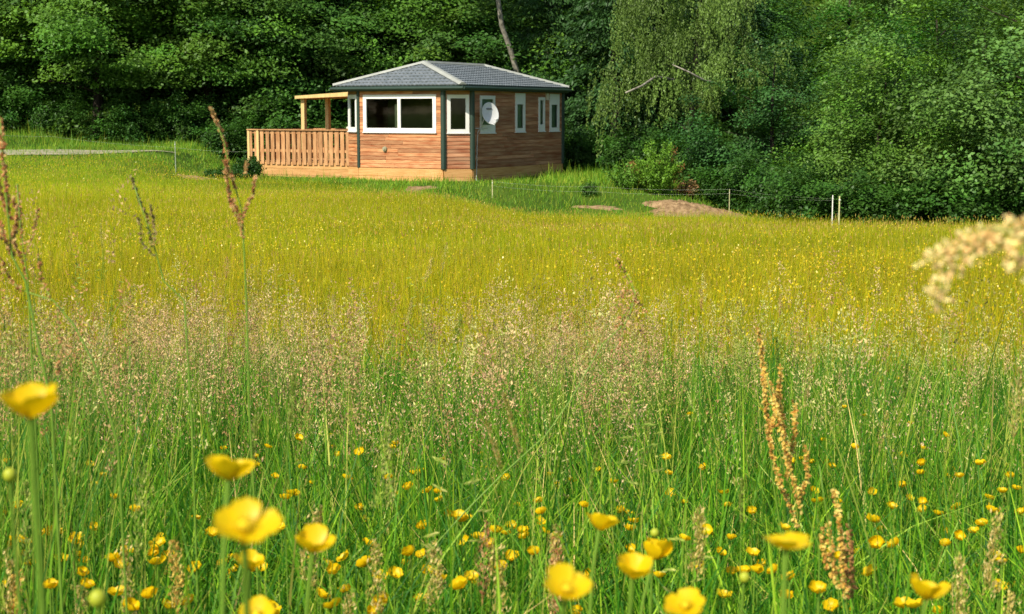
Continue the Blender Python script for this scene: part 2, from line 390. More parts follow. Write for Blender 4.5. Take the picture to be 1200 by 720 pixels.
def window(pt, hx, q, fw=0.10, mull=None, blind=False, sill=False, top_panel=0.0, bottom_panel=0.0):
    s0, s1, z0, z1 = q
    fr = MB(); f0, f1 = -0.02, 0.045
    hx(fr, s0-0.012, s1+0.012, f0, f1, z1-fw-top_panel, z1+0.012); hx(fr, s0-0.012, s1+0.012, f0, f1, z0-0.012, z0+fw+bottom_panel)
    hx(fr, s0-0.012, s0+fw, f0, f1-0.002, z0+fw+bottom_panel, z1-fw-top_panel); hx(fr, s1-fw, s1+0.012, f0, f1-0.002, z0+fw+bottom_panel, z1-fw-top_panel)
    o = fr.build('window', M['white'], lodge)
    if mull: hx(MB(), mull-fw*0.5, mull+fw*0.5, f0, f1-0.004, z0+fw+bottom_panel, z1-fw-top_panel).build('mullion', M['white'], o)
    ps = [(s0+fw, s1-fw)] if not mull else [(s0+fw, mull-fw*0.5), (mull+fw*0.5, s1-fw)]
    for (a, b_) in ps:
        pn = MB(); pn.v = [tuple(pt(a, 0.012, z0+fw)), tuple(pt(b_, 0.012, z0+fw)), tuple(pt(b_, 0.012, z1-fw)), tuple(pt(a, 0.012, z1-fw))]; pn.f = [(0, 1, 2, 3)]
        pn.build('pane', M['glass'], o)
    if blind:
        hx(MB(), s0+0.02, s1-0.02, -0.07, -0.055, z0+0.02, z1-0.02).build('blind', M['blind'], o)
    hx(MB(), s0-0.03, s1+0.03, 0.01, 0.075, z0-0.04, z0-0.014).build('sill', M['white'], o)
    return o
fq = (0.205, 2.943, 1.545, 2.69)
pt, hx, Lw = wall(FL, FR, [fq], M['front_wood'])
wf = window(pt, hx, fq, 0.115, mull=1.574)
hx(MB(), 1.36, 1.50, -0.06, -0.045, 1.68, 2.40).build('curtain', M['curtain'], wf)
# round vent on the front wall
v = MB(); c = pt(1.02, 0.03, 1.0); v.tube([c, c+Vector((0, -0.05, 0))], [0.085, 0.075], 14); v.tube([c+Vector((0, -0.05, 0)), c+Vector((0, -0.075, 0))], [0.045, 0.04], 12)
v.build('round_vent', M['gravel'], lodge)
cq = (0.12, 0.80, 1.53, 2.68)
pt, hx, Lw = wall(FR, SR0, [cq], M['side_wood']); window(pt, hx, cq, 0.10)
pt, hx, Lw = wall(SL0, FL, [(0.06, 0.76, 1.56, 2.70)], M['front_wood']); window(pt, hx, (0.06, 0.76, 1.56, 2.70), 0.12)
sw = [(1.087-C, 1.983-C, 1.52, 2.66), (3.30-C, 3.925-C, 1.53, 2.76), (4.86-C, 5.277-C, 1.54, 2.64), (5.64-C, 6.30-C, 1.53, 2.76)]
pt, hx, Lw = wall(SR0, SR1, sw, M['side_wood'])
for i, q in enumerate(sw): window(pt, hx, q, [0.10, 0.11, 0.09, 0.11][i], blind=True, top_panel=[0.0, 0.24, 0.0, 0.24][i], bottom_panel=[0.14, 0, 0.12, 0][i])
hx(MB(), 5.36-C, 5.47-C, 0.0, 0.09, 2.56, 2.80).build('wall_light', M['curtain'], lodge)
# a weathered sheet of cladding between the last two windows
ptS, hxS = pt, hx
pt, hx, Lw = wall(SR1, SL1, [], M['side_wood'], planks=True)
pt, hx, Lw = wall(SL1, SL0, [(1.0, 1.9, 0.5, 2.5)], M['side_wood']); window(pt, hx, (1.0, 1.9, 0.5, 2.5), 0.1)
for (p, nrm) in ((FL, (-.38, -.92)), (FR, (.38, -.92)), (SR0, (.92, -.38)), (SR1, (.7, .7)), (SL1, (-.7, .7))):
    cx, cy = p[0]+nrm[0]*0.012, p[1]+nrm[1]*0.012
    mb = MB(); mb.tube([(cx, cy, 0.40), (cx, cy, ZW-0.002)], (0.06 if p == FL else 0.085), 8); mb.build('corner_post', M['green_trim'], lodge)
MB().box(W0-0.30, C-0.28, C+0.25, 6.2, 0.40, 0.46).build('floor', M['interior'], lodge)
MB().box(W0-0.20, C-0.35, 1.9, 1.98, 0.47, 2.7).build('interior_wall', M['interior'], lodge)
MB().box(W0-0.30, C-0.30, 0.3, 6.3, 2.72, 2.78).build('ceiling', M['interior'], lodge)
# roof
ex0, ex1, ey0, ey1, ze, za, ap0, ap1 = W0-CL-0.13, C+0.2, -0.2, 6.69, 2.965, 3.70, 1.4, 5.1
xc = (ex0+ex1)/2
fa = MB()
for (x0, x1, y0, y1) in ((ex0, ex1, ey0, ey0+0.03), (ex0, ex1, ey1-0.03, ey1), (ex0, ex0+0.03, ey0+0.03, ey1-0.03), (ex1-0.03, ex1, ey0+0.03, ey1-0.03)):
    fa.box(x0, x1, y0, y1, ZW-0.02, ze-0.004)
fa.build('fascia', M['green_trim'], lodge)
gt = MB(); gw = 0.055
for (a, b_) in (((ex0-gw, ey0-gw), (ex1+gw, ey0-gw)), ((ex1+gw, ey0-gw), (ex1+gw, ey1+gw)), ((ex1+gw, ey1+gw), (ex0-gw, ey1+gw)), ((ex0-gw, ey1+gw), (ex0-gw, ey0-gw))):
    gt.tube([(a[0], a[1], ze-0.07), (b_[0], b_[1], ze-0.07)], 0.05, 8)
gt.build('gutter', M['green_trim'], lodge)
MB().box(ex0+0.03, ex1-0.03, ey0+0.03, ey1-0.03, ZW-0.012, ZW+0.012).build('soffit', M['green_trim'], lodge)
def slope(eave0, eave1, top0, top1):
    e0, e1, t0, t1 = [Vector(q) for q in (eave0, eave1, top0, top1)]
    U = (e1-e0); Lu = U.length; U.normalize()
    foot = e0 + U*((t0-e0).dot(U)); Vv = (t0-foot); Lv = Vv.length; Vv.normalize(); n = U.cross(Vv)
    if n.z < 0: n = -n
    du, course = 0.15, 0.23
    su = np.arange(0, Lu+0.001, du/4); nvr = int(Lv/course)+1
    mb = MB()
    for r in range(nvr):
        v0, v1 = r*course, min(Lv, (r+1)*course)
        rows = []
        for (vv, lift) in ((v0, 0.035), (v1, 0.004)):
            f = vv/Lv; l = (t0-e0).dot(U)*f; rr = Lu + ((t1-e0).dot(U)-Lu)*f
            rows.append([e0 + U*min(max(s, l), rr) + Vv*vv + n*(lift+0.022*abs(math.sin(math.pi*(s+(r%2)*du*0.5)/du))) for s in su])
        b0 = len(mb.v); k = len(su)
        mb.v += [tuple(q) for q in rows[0]] + [tuple(q) for q in rows[1]] + [tuple(q-n*0.035) for q in rows[0]]
        for i in range(k-1):
            if (rows[0][i]-rows[0][i+1]).length < 1e-4: continue
            mb.f.append((b0+i, b0+i+1, b0+k+i+1, b0+k+i)); mb.f.append((b0+2*k+i, b0+2*k+i+1, b0+i+1, b0+i))
    o = mb.build('roof_tiles', M['tile'], lodge); o['kind'] = 'stuff'
slope((ex0, ey0, ze), (ex1, ey0, ze), (xc, ap0, za), (xc, ap0, za))
slope((ex1, ey0, ze), (ex1, ey1, ze), (xc, ap0, za), (xc, ap1, za))
slope((ex1, ey1, ze), (ex0, ey1, ze), (xc, ap1, za), (xc, ap1, za))
slope((ex0, ey1, ze), (ex0, ey0, ze), (xc, ap1, za), (xc, ap0, za))
def cap(a, b_, wd=0.13):
    a, b_ = Vector(a), Vector(b_); d = (b_-a).normalized(); s = d.cross(Vector((0, 0, 1))).normalized(); u = s.cross(d)
    mb = MB(); q = []
    for p in (a, b_):
        q += [p-s*wd-u*0.02, p-s*wd*0.4+u*0.05, p+s*wd*0.4+u*0.05, p+s*wd-u*0.02]
    mb.v = [tuple(x + Vector((0, 0, 0.045))) for x in q]; mb.f = [(0,1,5,4), (1,2,6,5), (2,3,7,6), (3,0,4,7), (3,2,1,0), (4,5,6,7)]
    mb.build('ridge_cap', M['cap'], lodge)
A0, A1 = (xc, ap0, za), (xc, ap1, za)
cap(A0, A1, 0.07); cap((ex0, ey0, ze), A0, 0.09); cap((ex1, ey0, ze), A0, 0.13); cap((ex1, ey1, ze), A1, 0.08); cap((ex0, ey1, ze), A1, 0.1)
# cable down the side wall
mb = MB(); mb.tube([ptS(0.62, 0.05, 1.62), ptS(0.30, 0.045, 1.60), ptS(0.24, 0.045, 1.3), ptS(0.20, 0.05, 0.45), ptS(0.13, 0.07, 0.05), ptS(0.05, 0.3, -0.02)], 0.011, 5); mb.build('cable', M['dish'], lodge)

# dish: fixed to the lodge, a part with sub-parts
dn = Vector((.88, -.40, .26)).normalized(); dc = Vector((1.03, 1.12, 2.12))
du_ = dn.cross(Vector((0, 0, 1))).normalized(); dv = du_.cross(dn)
mb = MB(); k = 28; rr_ = [0, .1, .2, .27, .31, .325]; 
mb.v.append(tuple(dc - dn*0.06))
for r_ in rr_[1:]:
    for j in range(k):
        a = 2*math.pi*j/k; mb.v.append(tuple(dc + (du_*math.cos(a)*0.95 + dv*math.sin(a)*1.08)*r_ + dn*(-0.06+0.06*(r_/.325)**2)))
for j in range(k): mb.f.append((0, 1+j, 1+(j+1)%k))
for i in range(len(rr_)-2):
    for j in range(k): mb.f.append((1+i*k+j, 1+(i+1)*k+j, 1+(i+1)*k+(j+1)%k, 1+i*k+(j+1)%k))
n0 = len(mb.v); L5 = 1+(len(rr_)-2)*k
for j in range(k): mb.v.append(tuple(Vector(mb.v[L5+j]) - dn*0.02))
for j in range(k): mb.f.append((L5+j, n0+j, n0+(j+1)%k, L5+(j+1)%k))
dish = mb.build('satellite_dish', M['dish'], lodge, True)
mb = MB()
for i, (o_, w_, h_) in enumerate([(-.10, .022, .04), (-.068, .018, .05), (-.035, .024, .036), (0.0, .02, .04), (.034, .018, .056), (.062, .022, .036), (.092, .016, .042)]):
    for s_ in (0,):
        c = dc + du_*(o_*1.0) + dv*0.13 - dn*0.028
        q = [c, c+du_*w_, c+du_*w_+dv*h_, c+dv*h_]
        n1_ = len(mb.v); mb.v += [tuple(p - dn*0.012) for p in q] + [tuple(p+dn*0.004) for p in q]; mb.f += [(n1_+4, n1_+5, n1_+6, n1_+7), (n1_, n1_+1, n1_+5, n1_+4), (n1_+1, n1_+2, n1_+6, n1_+5), (n1_+2, n1_+3, n1_+7, n1_+6), (n1_+3, n1_, n1_+4, n1_+7)]
mb.build('printed_mark', M['darkmark'], dish)
mb = MB(); tipp = dc + dn*0.34 - dv*0.30 + du_*0.04; mb.tube([dc-dv*0.33-dn*0.02, dc-dv*0.40+dn*0.12, tipp], 0.012, 6); mb.build('feed_arm', M['dish'], dish)
mb = MB(); mb.tube([tipp, tipp-dn*0.09+dv*0.05], [0.035, 0.028], 8); mb.build('receiver', M['dish'], dish)
mb = MB(); mb.tube([dc-dn*0.06, (C+0.15, 1.12, 1.95), (C+0.03, 1.12, 1.66)], 0.02, 6); mb.tube([(C+0.03, 0.80, 1.655), (C+0.05, 1.5, 1.655)], 0.014, 6); mb.build('bracket', M['dish'], dish)

# veranda: deck, railing, canopy (parts of the lodge)
DL, DR, DB0, DB1 = -7.82, W0-CL-0.06, C+0.02, 3.6
for k in range(3):
    MB().box(DL, DR, DB0, DB0+0.04, -0.14+0.215*k, -0.14+0.215*k+0.208).build('skirt_board', M['skirt_wood'], lodge)
    MB().box(DL, DL+0.04, DB0+0.045, DB1, -0.14+0.215*k, -0.14+0.215*k+0.208).build('skirt_board', M['skirt_wood'], lodge)
yb = DB0+0.01; 
while yb < DB1:
    MB().box(DL-0.02, DR, yb, yb+0.135, 0.515, 0.54).build('deck_board', M['deck_wood'], lodge); yb += 0.145
MB().box(W0-CL-0.02, FL[0]+0.05, -0.0+0.02, 0.06, -0.1, 0.405).build('corner_board', M['post_wood'], lodge) if False else None
def railing(p0, p1, z0, z1, n, wd, zr, skip=()):
    p0 = Vector((*p0, 0)); p1 = Vector((*p1, 0)); d = p1-p0; Lr = d.length; d.normalize(); nn = Vector((d.y, -d.x, 0))
    def bx(s0, s1, o0, o1, a, b_, nm, mt):
        q = [p0+d*s0+nn*o0, p0+d*s1+nn*o0, p0+d*s1+nn*o1, p0+d*s0+nn*o1]
        MB().hexa([x+Vector((0, 0, a)) for x in q]+[x+Vector((0, 0, b_)) for x in q]).build(nm, mt, lodge)
    bx(-0.05, Lr+0.03, -0.075, 0.075, z1, z1+0.035, 'handrail', M['deck_wood'])
    bx(0, Lr, -0.045, -0.005, zr, zr+0.09, 'lower_rail', M['deck_wood'])
    bx(0, Lr, -0.045, -0.005, z1-0.11, z1-0.002, 'top_rail', M['deck_wood'])
    pitch = Lr/n
    for i in range(n):
        c = (i+0.5)*pitch + rnd.uniform(-.012, .012); w_ = wd*rnd.uniform(0.92, 1.08)
        bx(c-w_/2, c+w_/2, 0.0, 0.022+rnd.random()*0.004, z0+rnd.uniform(-.01, .01), z1-0.004, 'picket', M['deck_wood'])
    return bx
railing((DL+0.02, DB0-0.02), (DR, DB0-0.02), 0.42, 1.555, 17, 0.150, 0.83)
railing((DL, DB1), (DL, DB0+0.02), 0.5, 1.555, 12, 0.14, 0.83)
railing((DR, DB1), (DL+0.02, DB1), 0.5, 1.555, 17, 0.14, 0.83)
railing((-8.46, DB0+0.22), (DL-0.06, DB0+0.0), 0.66, 1.555, 2, 0.12, 0.83)
for (a, b_, z0) in ((DL-0.05, DB0-0.01, 0.42), (-8.46, DB0+0.22, -0.1), (DR-0.02, DB0+0.06, 0.4), (DL+0.02, DB1, 0.0)):
    MB().box(a-0.05, a+0.05, b_-0.05, b_+0.05, z0, 1.55).build('rail_post', M['post_wood'], lodge)
for (a, b_) in ((-6.65, 1.6), (-6.65, 2.95)):
    MB().box(a-0.068, a+0.068, b_-0.068, b_+0.068, 0.54, 2.625).build('veranda_post', M['post_wood'], lodge)
cz0, cz1 = 2.63, 2.74
MB().hexa([(-6.80,1.42,cz0),(W0-CL-0.03,1.42,cz1),(W0-CL-0.03,3.15,cz1),(-6.80,3.15,cz0),(-6.80,1.42,cz0+.05),(W0-CL-0.03,1.42,cz1+.09),(W0-CL-0.03,3.15,cz1+.09),(-6.80,3.15,cz0+.05)]).build('veranda_roof', M['deck_wood'], lodge)
for y_ in (1.36, 3.16):
    MB().hexa([(-6.84,y_,cz0-0.02),(W0-CL-0.03,y_,cz1-0.04),(W0-CL-0.03,y_+.05,cz1-0.04),(-6.84,y_+.05,cz0-0.02),(-6.84,y_,cz0+.075),(W0-CL-0.03,y_,cz1+.115),(W0-CL-0.03,y_+.05,cz1+.115),(-6.84,y_+.05,cz0+.075)]).build('veranda_beam', M['post_wood'], lodge)
MB().box(-6.86, -6.81, 1.415, 3.155, cz0-0.03, cz0+0.08).build('veranda_beam', M['post_wood'], lodge)
# lamp on the rail end
MB().blob((DR-0.12, DB0-0.02, 1.64), 0.055).build('lamp', M['curtain'], lodge, True)

# ---------------------------------------------------------------- trees
def crown_mesh(name, seed, rx, rz, zc, nclump, nleaf, leaf, base, flat=0.35, clump=0.8, inner=0.3, low=-0.9, light=0.35, wild=0.25, droop=0.0):
    global rng
    rng = np.random.default_rng(seed)
    d = unit(nclump*3); d = d[d[:, 2] > low][:nclump]; n = len(d)
    ph = np.arctan2(d[:, 1], d[:, 0])
    lump = 1 + wild*(np.sin(ph*3+seed)*0.4 + np.sin(ph*5+seed*2+d[:, 2]*4)*0.35 + np.sin(d[:, 2]*7+seed)*0.25)
    rad = np.where(rng.random(n) < inner, rng.uniform(0.35, 0.85, n), rng.uniform(0.86, 1.06, n))*lump
    cc = d*rad[:, None]*np.array([rx, rx, rz]); cc[:, 2] += zc
    cs = clump*rng.uniform(0.6, 1.35, n)
    cnt = np.maximum(8, (nleaf*cs**2/np.sum(cs**2)).astype(int)); idx = np.repeat(np.arange(n), cnt); m = len(idx)
    q = rng.normal(size=(m, 3)); q *= (rng.random((m, 1))**0.5)/np.linalg.norm(q, axis=1, keepdims=True)
    out = d[idx]; q = q*np.array([1, 1, flat]) 
    pos = cc[idx] + q*cs[idx, None]
    r2 = (q[:, 0]**2+q[:, 1]**2)
    pos[:, 2] -= r2*cs[idx]*(0.25+droop)                       # sprays arch downwards
    nrm = np.array([0, 0, 1.0]) + out*0.45 + rng.normal(size=(m, 3))*0.45
    nrm /= np.linalg.norm(nrm, axis=1, keepdims=True)
    A = perp(nrm); B = np.cross(nrm, A); s = leaf*rng.uniform(0.6, 1.3, (m, 1))
    tone = 1 + rng.uniform(-light, light, (n, 1)); cb = np.array(base)*tone; cb = cb*(1+rng.uniform(-.1, .1, (n, 3)))  # tone per clump also paints lit and shaded boughs into the leaves
    col = np.clip(cb[idx]*(1+rng.uniform(-.22, .22, (m, 1))), 0, 1)
    V, Q, Cc = diamonds(pos, A*s*0.5, B*s*0.33, col)
    return npmesh(name, V, Q, Cc, M['leaf'])
def weeping_mesh(name, seed, base, n=520, R0=3.3, top=9.0):
    global rng
    rng = np.random.default_rng(seed); parts = []
    ph = rng.uniform(0, 2*math.pi, n); r = R0*np.sqrt(rng.random(n))*(1+0.25*np.sin(ph*4+seed)); bunch = rng.integers(0, 60, n)
    bph = rng.uniform(0, 2*math.pi, 60); br = R0*rng.uniform(0.15, 1.05, 60); bz = rng.uniform(3.6, top, 60); bl = rng.uniform(0.8, 2.2, 60)
    X, Yc, Z, tone = [], [], [], []
    for i in range(n):
        k = bunch[i]; L_ = bl[k]*rng.uniform(0.5, 1.2); cnt = int(34*L_)
        x0 = br[k]*math.cos(bph[k])+rng.normal()*0.28; y0 = br[k]*math.sin(bph[k])+rng.normal()*0.28
        t = rng.random(cnt)**0.85; sw = rng.normal()*0.12
        X.append(x0+np.cos(bph[k])*0.25*np.sqrt(t)+sw*t**2+rng.normal(size=cnt)*0.035); Yc.append(y0+np.sin(bph[k])*0.25*np.sqrt(t)+rng.normal(size=cnt)*0.035)
        Z.append(bz[k]+rng.normal()*0.2-L_*t); tone.append(np.full(cnt, 1+0.25*math.sin(k*1.7)))
    pos = np.stack([np.concatenate(X), np.concatenate(Yc), np.concatenate(Z)], -1); m = len(pos)
    A = unit(m)*0.5 + np.array([0, 0, -1]); A /= np.linalg.norm(A, axis=1, keepdims=True); B = perp(A); s = 0.075*rng.uniform(0.6, 1.3, (m, 1))
    col = np.clip(np.array(base)*np.concatenate(tone)[:, None]*(1+rng.uniform(-.25, .25, (m, 1))), 0, 1)
    return npmesh(name, *diamonds(pos, A*s*0.55, B*s*0.38, col), M['leaf'])
def conifer_mesh(name, seed, h, r0, base, n=26000):
    global rng
    rng = np.random.default_rng(seed)
    nb = 260; z = rng.uniform(0.02, 1, nb)**1.0; ph = rng.uniform(0, 2*math.pi, nb); Lb = r0*(1-z*0.92)*rng.uniform(0.7, 1.1, nb)
    idx = rng.integers(0, nb, n); t = rng.random(n)**0.6
    rr = Lb[idx]*t; side = rng.normal(size=n)*0.22*Lb[idx]*(1-t*0.5)
    x = rr*np.cos(ph[idx])-side*np.sin(ph[idx]); y = rr*np.sin(ph[idx])+side*np.cos(ph[idx])
    zz = z[idx]*h - 0.35*rr - 0.25*np.abs(side) - rng.random(n)*0.35*t
    A = np.stack([np.cos(ph[idx]), np.sin(ph[idx]), -0.7+0*zz], -1)+rng.normal(size=(n, 3))*0.4; A /= np.linalg.norm(A, axis=1, keepdims=True)
    B = perp(A); s = rng.uniform(0.10, 0.22, (n, 1)); tone = 1+rng.uniform(-.3, .3, nb)
    col = np.clip(np.array(base)*tone[idx][:, None]*(1+rng.uniform(-.2, .2, (n, 1))), 0, 1)
    return npmesh(name, *diamonds(np.stack([x, y, zz], -1), A*s*0.6, B*s*0.22, col), M['leaf'])
def trunk_mesh(name, seed, h, r, spread, mt, nl=9, lean=0.0, first=0.25):
    q = random.Random(seed); mb = MB(); pts = []; rad = []
    for i in range(9):
        t = i/8; pts.append((lean*h*t+0.12*math.sin(t*5+seed), 0.12*math.sin(t*4+seed*2), h*t)); rad.append(r*(1-0.85*t)*(1.35 if i == 0 else 1))
    mb.tube(pts, rad, 8)
    for k in range(nl):
        t = first+(0.95-first)*k/nl; a = q.uniform(0, 6.28); i = min(7, int(t*8)); p = Vector(pts[i]).lerp(Vector(pts[i+1]), t*8-i)
        L_ = spread*(1-0.5*t)*q.uniform(0.7, 1.1); d = Vector((math.cos(a), math.sin(a), q.uniform(.15, .6)))
        pp = [p]; 
        for s in range(4): pp.append(pp[-1]+d*L_/4+Vector((q.uniform(-.1, .1), q.uniform(-.1, .1), q.uniform(-.05, .1)))*L_*0.4)
        mb.tube(pp, [r*0.38*(1-t*.5)*(1-s*0.21) for s in range(5)], 5)
    return mb.mesh(name, mt, True)

DK = (0.056, 0.140, 0.020); MD = (0.084, 0.190, 0.020); GR = (0.098, 0.195, 0.036); YG = (0.150, 0.240, 0.035)
CR = {
 'broadA': crown_mesh('crown', 3, 4.4, 4.6, 5.2, 125, 38000, 0.165, MD, 0.30, 1.35, 0.45, -0.85, light=0.4, wild=.4, droop=.1),
 'broadB': crown_mesh('crown', 8, 4.0, 4.4, 4.9, 115, 36000, 0.165, DK, 0.32, 1.25, 0.45, -0.85, light=0.4, wild=.4, droop=.1),
 'round':  crown_mesh('crown', 12, 4.3, 3.6, 4.2, 120, 34000, 0.16, (0.042, 0.145, 0.008), 0.35, 1.15, 0.25, -0.9, light=.45),
 'willow': crown_mesh('crown', 21, 3.2, 3.5, 2.9, 120, 34000, 0.110, GR, 0.6, 0.85, 0.3, -0.98, light=0.35, wild=.4),
 'willow2': crown_mesh('crown', 27, 2.9, 3.3, 2.7, 110, 30000, 0.115, (0.112, 0.220, 0.028), 0.55, 0.80, 0.3, -0.98, light=0.35, wild=.4),
 'hazel': crown_mesh('crown', 44, 3.1, 3.3, 2.8, 80, 22000, 0.12, (0.040, 0.115, 0.024), 0.45, 0.95, 0.3, -0.98, light=0.4, wild=.4),  # blue green leaves, darkened to paint in the shadow beside the birch
 'shrub':  crown_mesh('crown', 31, 1.3, 1.0, 0.75, 60, 7000, 0.10, (0.042, 0.115, 0.014), 0.5, 0.42, 0.4, -0.98),  # leaf colour darkened in place of shade at the wood's foot
 'birch':  weeping_mesh('crown', 5, (0.125, 0.205, 0.038), 1500, 3.0),
 'spruce': conifer_mesh('crown', 14, 13.0, 3.4, (0.042, 0.105, 0.026)),
}
TR = {
 'big': trunk_mesh('trunk', 2, 8.5, 0.26, 3.4, M['bark']),
 'big2': trunk_mesh('trunk', 9, 8.0, 0.22, 3.2, M['bark'], first=0.15),
 'multi': trunk_mesh('trunk', 6, 5.5, 0.13, 2.4, M['bark'], 12, first=0.05),
 'birch': trunk_mesh('trunk', 4, 10.5, 0.15, 2.5, M['bark'], 10, first=0.2),
 'spruce': trunk_mesh('trunk', 11, 12.5, 0.22, 1.0, M['bark'], 3),
 'small': trunk_mesh('trunk', 15, 1.2, 0.035, 0.9, M['bark'], 7, first=0.05),
}
def tree(name, cr, tr, px, Y, sc, rz, label, cat='tree', group=None, dz=0.0, sz=None, seat=None):
    X = (px-600)/F_PX*Y; o = empty(name, (X, Y, g1(X, Y)+dz-0.05), rz); o.scale = (sc, sc, sz or sc)
    tag(o, label, cat, group)
    if tr: link('trunk', TR[tr], o)
    if cr: link('crown', CR[cr], o)
    return o
T = [
 # name crown trunk px Y scale rz label
 ('oak_tree','broadA','big', -70, 60, 1.05, 0.3, 'dark green broadleaf tree at the left edge of the photo, above the grassy bank'),
 ('oak_tree','broadB','big2', 35, 61, 1.0, 1.9, 'dark broadleaf tree behind the grassy bank at the far left'),
 ('oak_tree','broadA','big', 120, 59, 0.92, 3.4, 'broadleaf tree with bright layered sprays above the middle of the gravel track'),
 ('oak_tree','broadB','big2', 175, 62, 1.05, 5.2, 'dark broadleaf tree beside the end of the gravel track'),
 ('ash_tree','broadA','big', 245, 60, 0.95, 2.2, 'bushy tree with mid green boughs left of the veranda'),
 ('ash_tree','broadB','big2', 325, 61, 1.0, 0.9, 'dark broadleaf tree behind the veranda railing'),
 ('ash_tree','broadB','big', 400, 63, 1.05, 4.1, 'dark broadleaf tree behind the veranda posts'),
 ('ash_tree','broadA','big2', 478, 62, 1.0, 5.9, 'mid green broadleaf tree behind the roof apex of the lodge'),
 ('ash_tree','broadB','big', 560, 61, 0.98, 1.2, 'dark broadleaf tree behind the ridge of the lodge roof'),
 ('spruce_tree','spruce','spruce', 640, 58, 0.95, 0.4, 'dark spruce just behind the far corner of the lodge'),
 ('spruce_tree','spruce','spruce', 718, 56, 1.0, 2.5, 'dark spruce between the lodge and the weeping birch'),
 ('spruce_tree','spruce','spruce', 775, 57.5, 1.0, 4.5, 'dark spruce directly behind the left half of the weeping birch'),
 ('spruce_tree','spruce','spruce', 850, 56, 0.9, 1.1, 'dark spruce behind the right half of the weeping birch'),
 ('ash_tree','broadA','big2', 690, 62, 0.95, 3.0, 'green broadleaf tree rising above the two dark spruces'),
 ('birch_tree','birch','birch', 812, 52, 1.0, 0.6, 'weeping birch with pale yellow green hanging twigs right of the lodge'),
 ('alder_tree','broadB','big', 800, 61, 0.95, 2.6, 'dark tree standing behind the weeping birch'),
 ('alder_tree','broadB','big2', 870, 58, 0.85, 0.2, 'dark tree behind the right side of the weeping birch'),
 ('hazel_bush','hazel','multi', 905, 47, 0.85, 1.0, 'blue green rounded bush between the birch and the pale willow bushes'),
 ('maple_tree','round','big', 990, 60, 0.90, 0.7, 'dense bright green rounded maple at the top right'),
 ('maple_tree','round','big', 1075, 68, 0.92, 2.4, 'second rounded maple, further back and partly behind the willow bushes'),
 ('willow_bush','willow2','multi', 1030, 42, 0.78, 2.0, 'pale green willow bush directly behind the pair of fence stakes'),
 ('willow_bush','willow','multi', 1090, 45, 1.15, 4.4, 'tall willow bush in the middle of the right hand thicket'),
 ('willow_bush','willow2','multi', 1150, 42, 1.05, 5.3, 'willow bush near the right edge with loose pale sprays'),
 ('willow_bush','willow','multi', 1215, 40, 1.15, 0.1, 'grey green willow at the right edge of the photo'),
 ('willow_bush','willow','multi', 1290, 44, 1.2, 1.1, 'grey green willow cut off by the right edge of the photo'),
]
for q in T: tree(*q, group='trees at the edge of the wood')
# second row, deeper in the wood: all alike from here
for i, (px, Y) in enumerate([(-120, 70), (-20, 71), (70, 69), (155, 72), (235, 70), (310, 73), (390, 71), (460, 73), (540, 71), (610, 70), (680, 74), (750, 70), (830, 74)]):
    tree('forest_tree', ['broadA', 'broadB'][i % 2], ['big', 'big2'][i % 2], px, Y, 1.15, i*1.3, 'dark tree deeper in the wood behind the front row of trees', group='trees deeper in the wood')
for i, (px, Y) in enumerate([(60, 84), (200, 86), (350, 84), (500, 86), (650, 85), (800, 84), (-80, 85)]):
    tree('forest_tree', ['broadB', 'broadA'][i % 2], 'big', px, Y, 1.4, i*1.1, 'dark tree deeper in the wood behind the front row of trees', group='trees deeper in the wood')
for i, (px, Y, c_) in enumerate([(880, 120, 'willow'), (925, 128, 'willow2'), (1000, 118, 'broadA'), (1080, 125, 'willow2'), (1120, 112, 'spruce'), (1160, 122, 'willow'), (1220, 118, 'willow2'), (840, 126, 'willow2'), (1040, 105, 'willow')]):  # mostly pale crown kinds, standing in for distance haze
    tree('hillside_tree', c_, 'multi' if c_ != 'spruce' else 'spruce', px, Y, 1.9 if c_ != 'spruce' else 0.8, i*0.9, 'pale tree on the far hillside above the maples', group='trees on the far hillside')
for i, (x_, y_) in enumerate([(-44, 2), (-46, 11), (-45, 20), (-43, 29), (-47, -8), (-55, 6), (-56, 16), (-54, 26)]):
    o = empty('meadow_side_tree', (x_, y_, g1(x_, y_)-.05), i*1.4); o.scale = (1.2, 1.2, 1.25)
    tag(o, 'tree beyond the left edge of the meadow, mirrored in the lodge windows', 'tree', 'trees left of the meadow')
    link('trunk', TR['big'], o); link('crown', CR['broadA'], o)
# undergrowth at the foot of the wood
def beside(px):
    for lim, what in ((0, 'cut by the left edge'), (60, 'on the grassy bank at the far left'), (110, 'right of the grassy bank'), (150, 'above the middle of the gravel track'), (195, 'above the right half of the track'), (235, 'above the thin stake at the track end'), (285, 'above the dark clump beside the veranda'), (320, 'behind the left end of the veranda railing'), (355, 'left of the outer veranda post'), (385, 'between the two veranda posts'), (450, 'right of the inner veranda post'), (690, 'beside the far corner of the lodge'), (720, 'shaded between lodge and rusty bush'), (760, 'behind the green bush on the bank'), (835, 'behind the bare mound'), (862, 'under the outer twigs of the birch'), (890, 'right of the birch twigs'), (920, 'under the blue green bush, left part'), (945, 'under the blue green bush'), (2000, 'left of the pair of stakes')):
        if px < lim: return what
for i, (px, Y, s_) in enumerate([(-30, 58, 1.1), (25, 58, 1.2), (75, 57.5, .8), (130, 57, .9), (172, 57, 1.0), (215, 57, .9), (262, 56.5, 1.0), (300, 56.5, 1.1), (345, 57, 1.2), (372, 57, 1.2), (400, 57.5, 1.2), (676, 53.5, .8), (700, 54, 1.1), (738, 52, .9), (820, 48, 1.2), (848, 46, 1.0), (878, 44, 1.0), (905, 42, .9), (935, 41.5, .9), (960, 41, .8)]):
    tree('woodland_shrub', 'shrub', 'small', px, Y, s_, i*1.7, 'low green shrub at the wood foot, '+beside(px), 'shrub', 'shrubs at the foot of the wood', sz=s_*(0.9+0.2*(i % 3)))
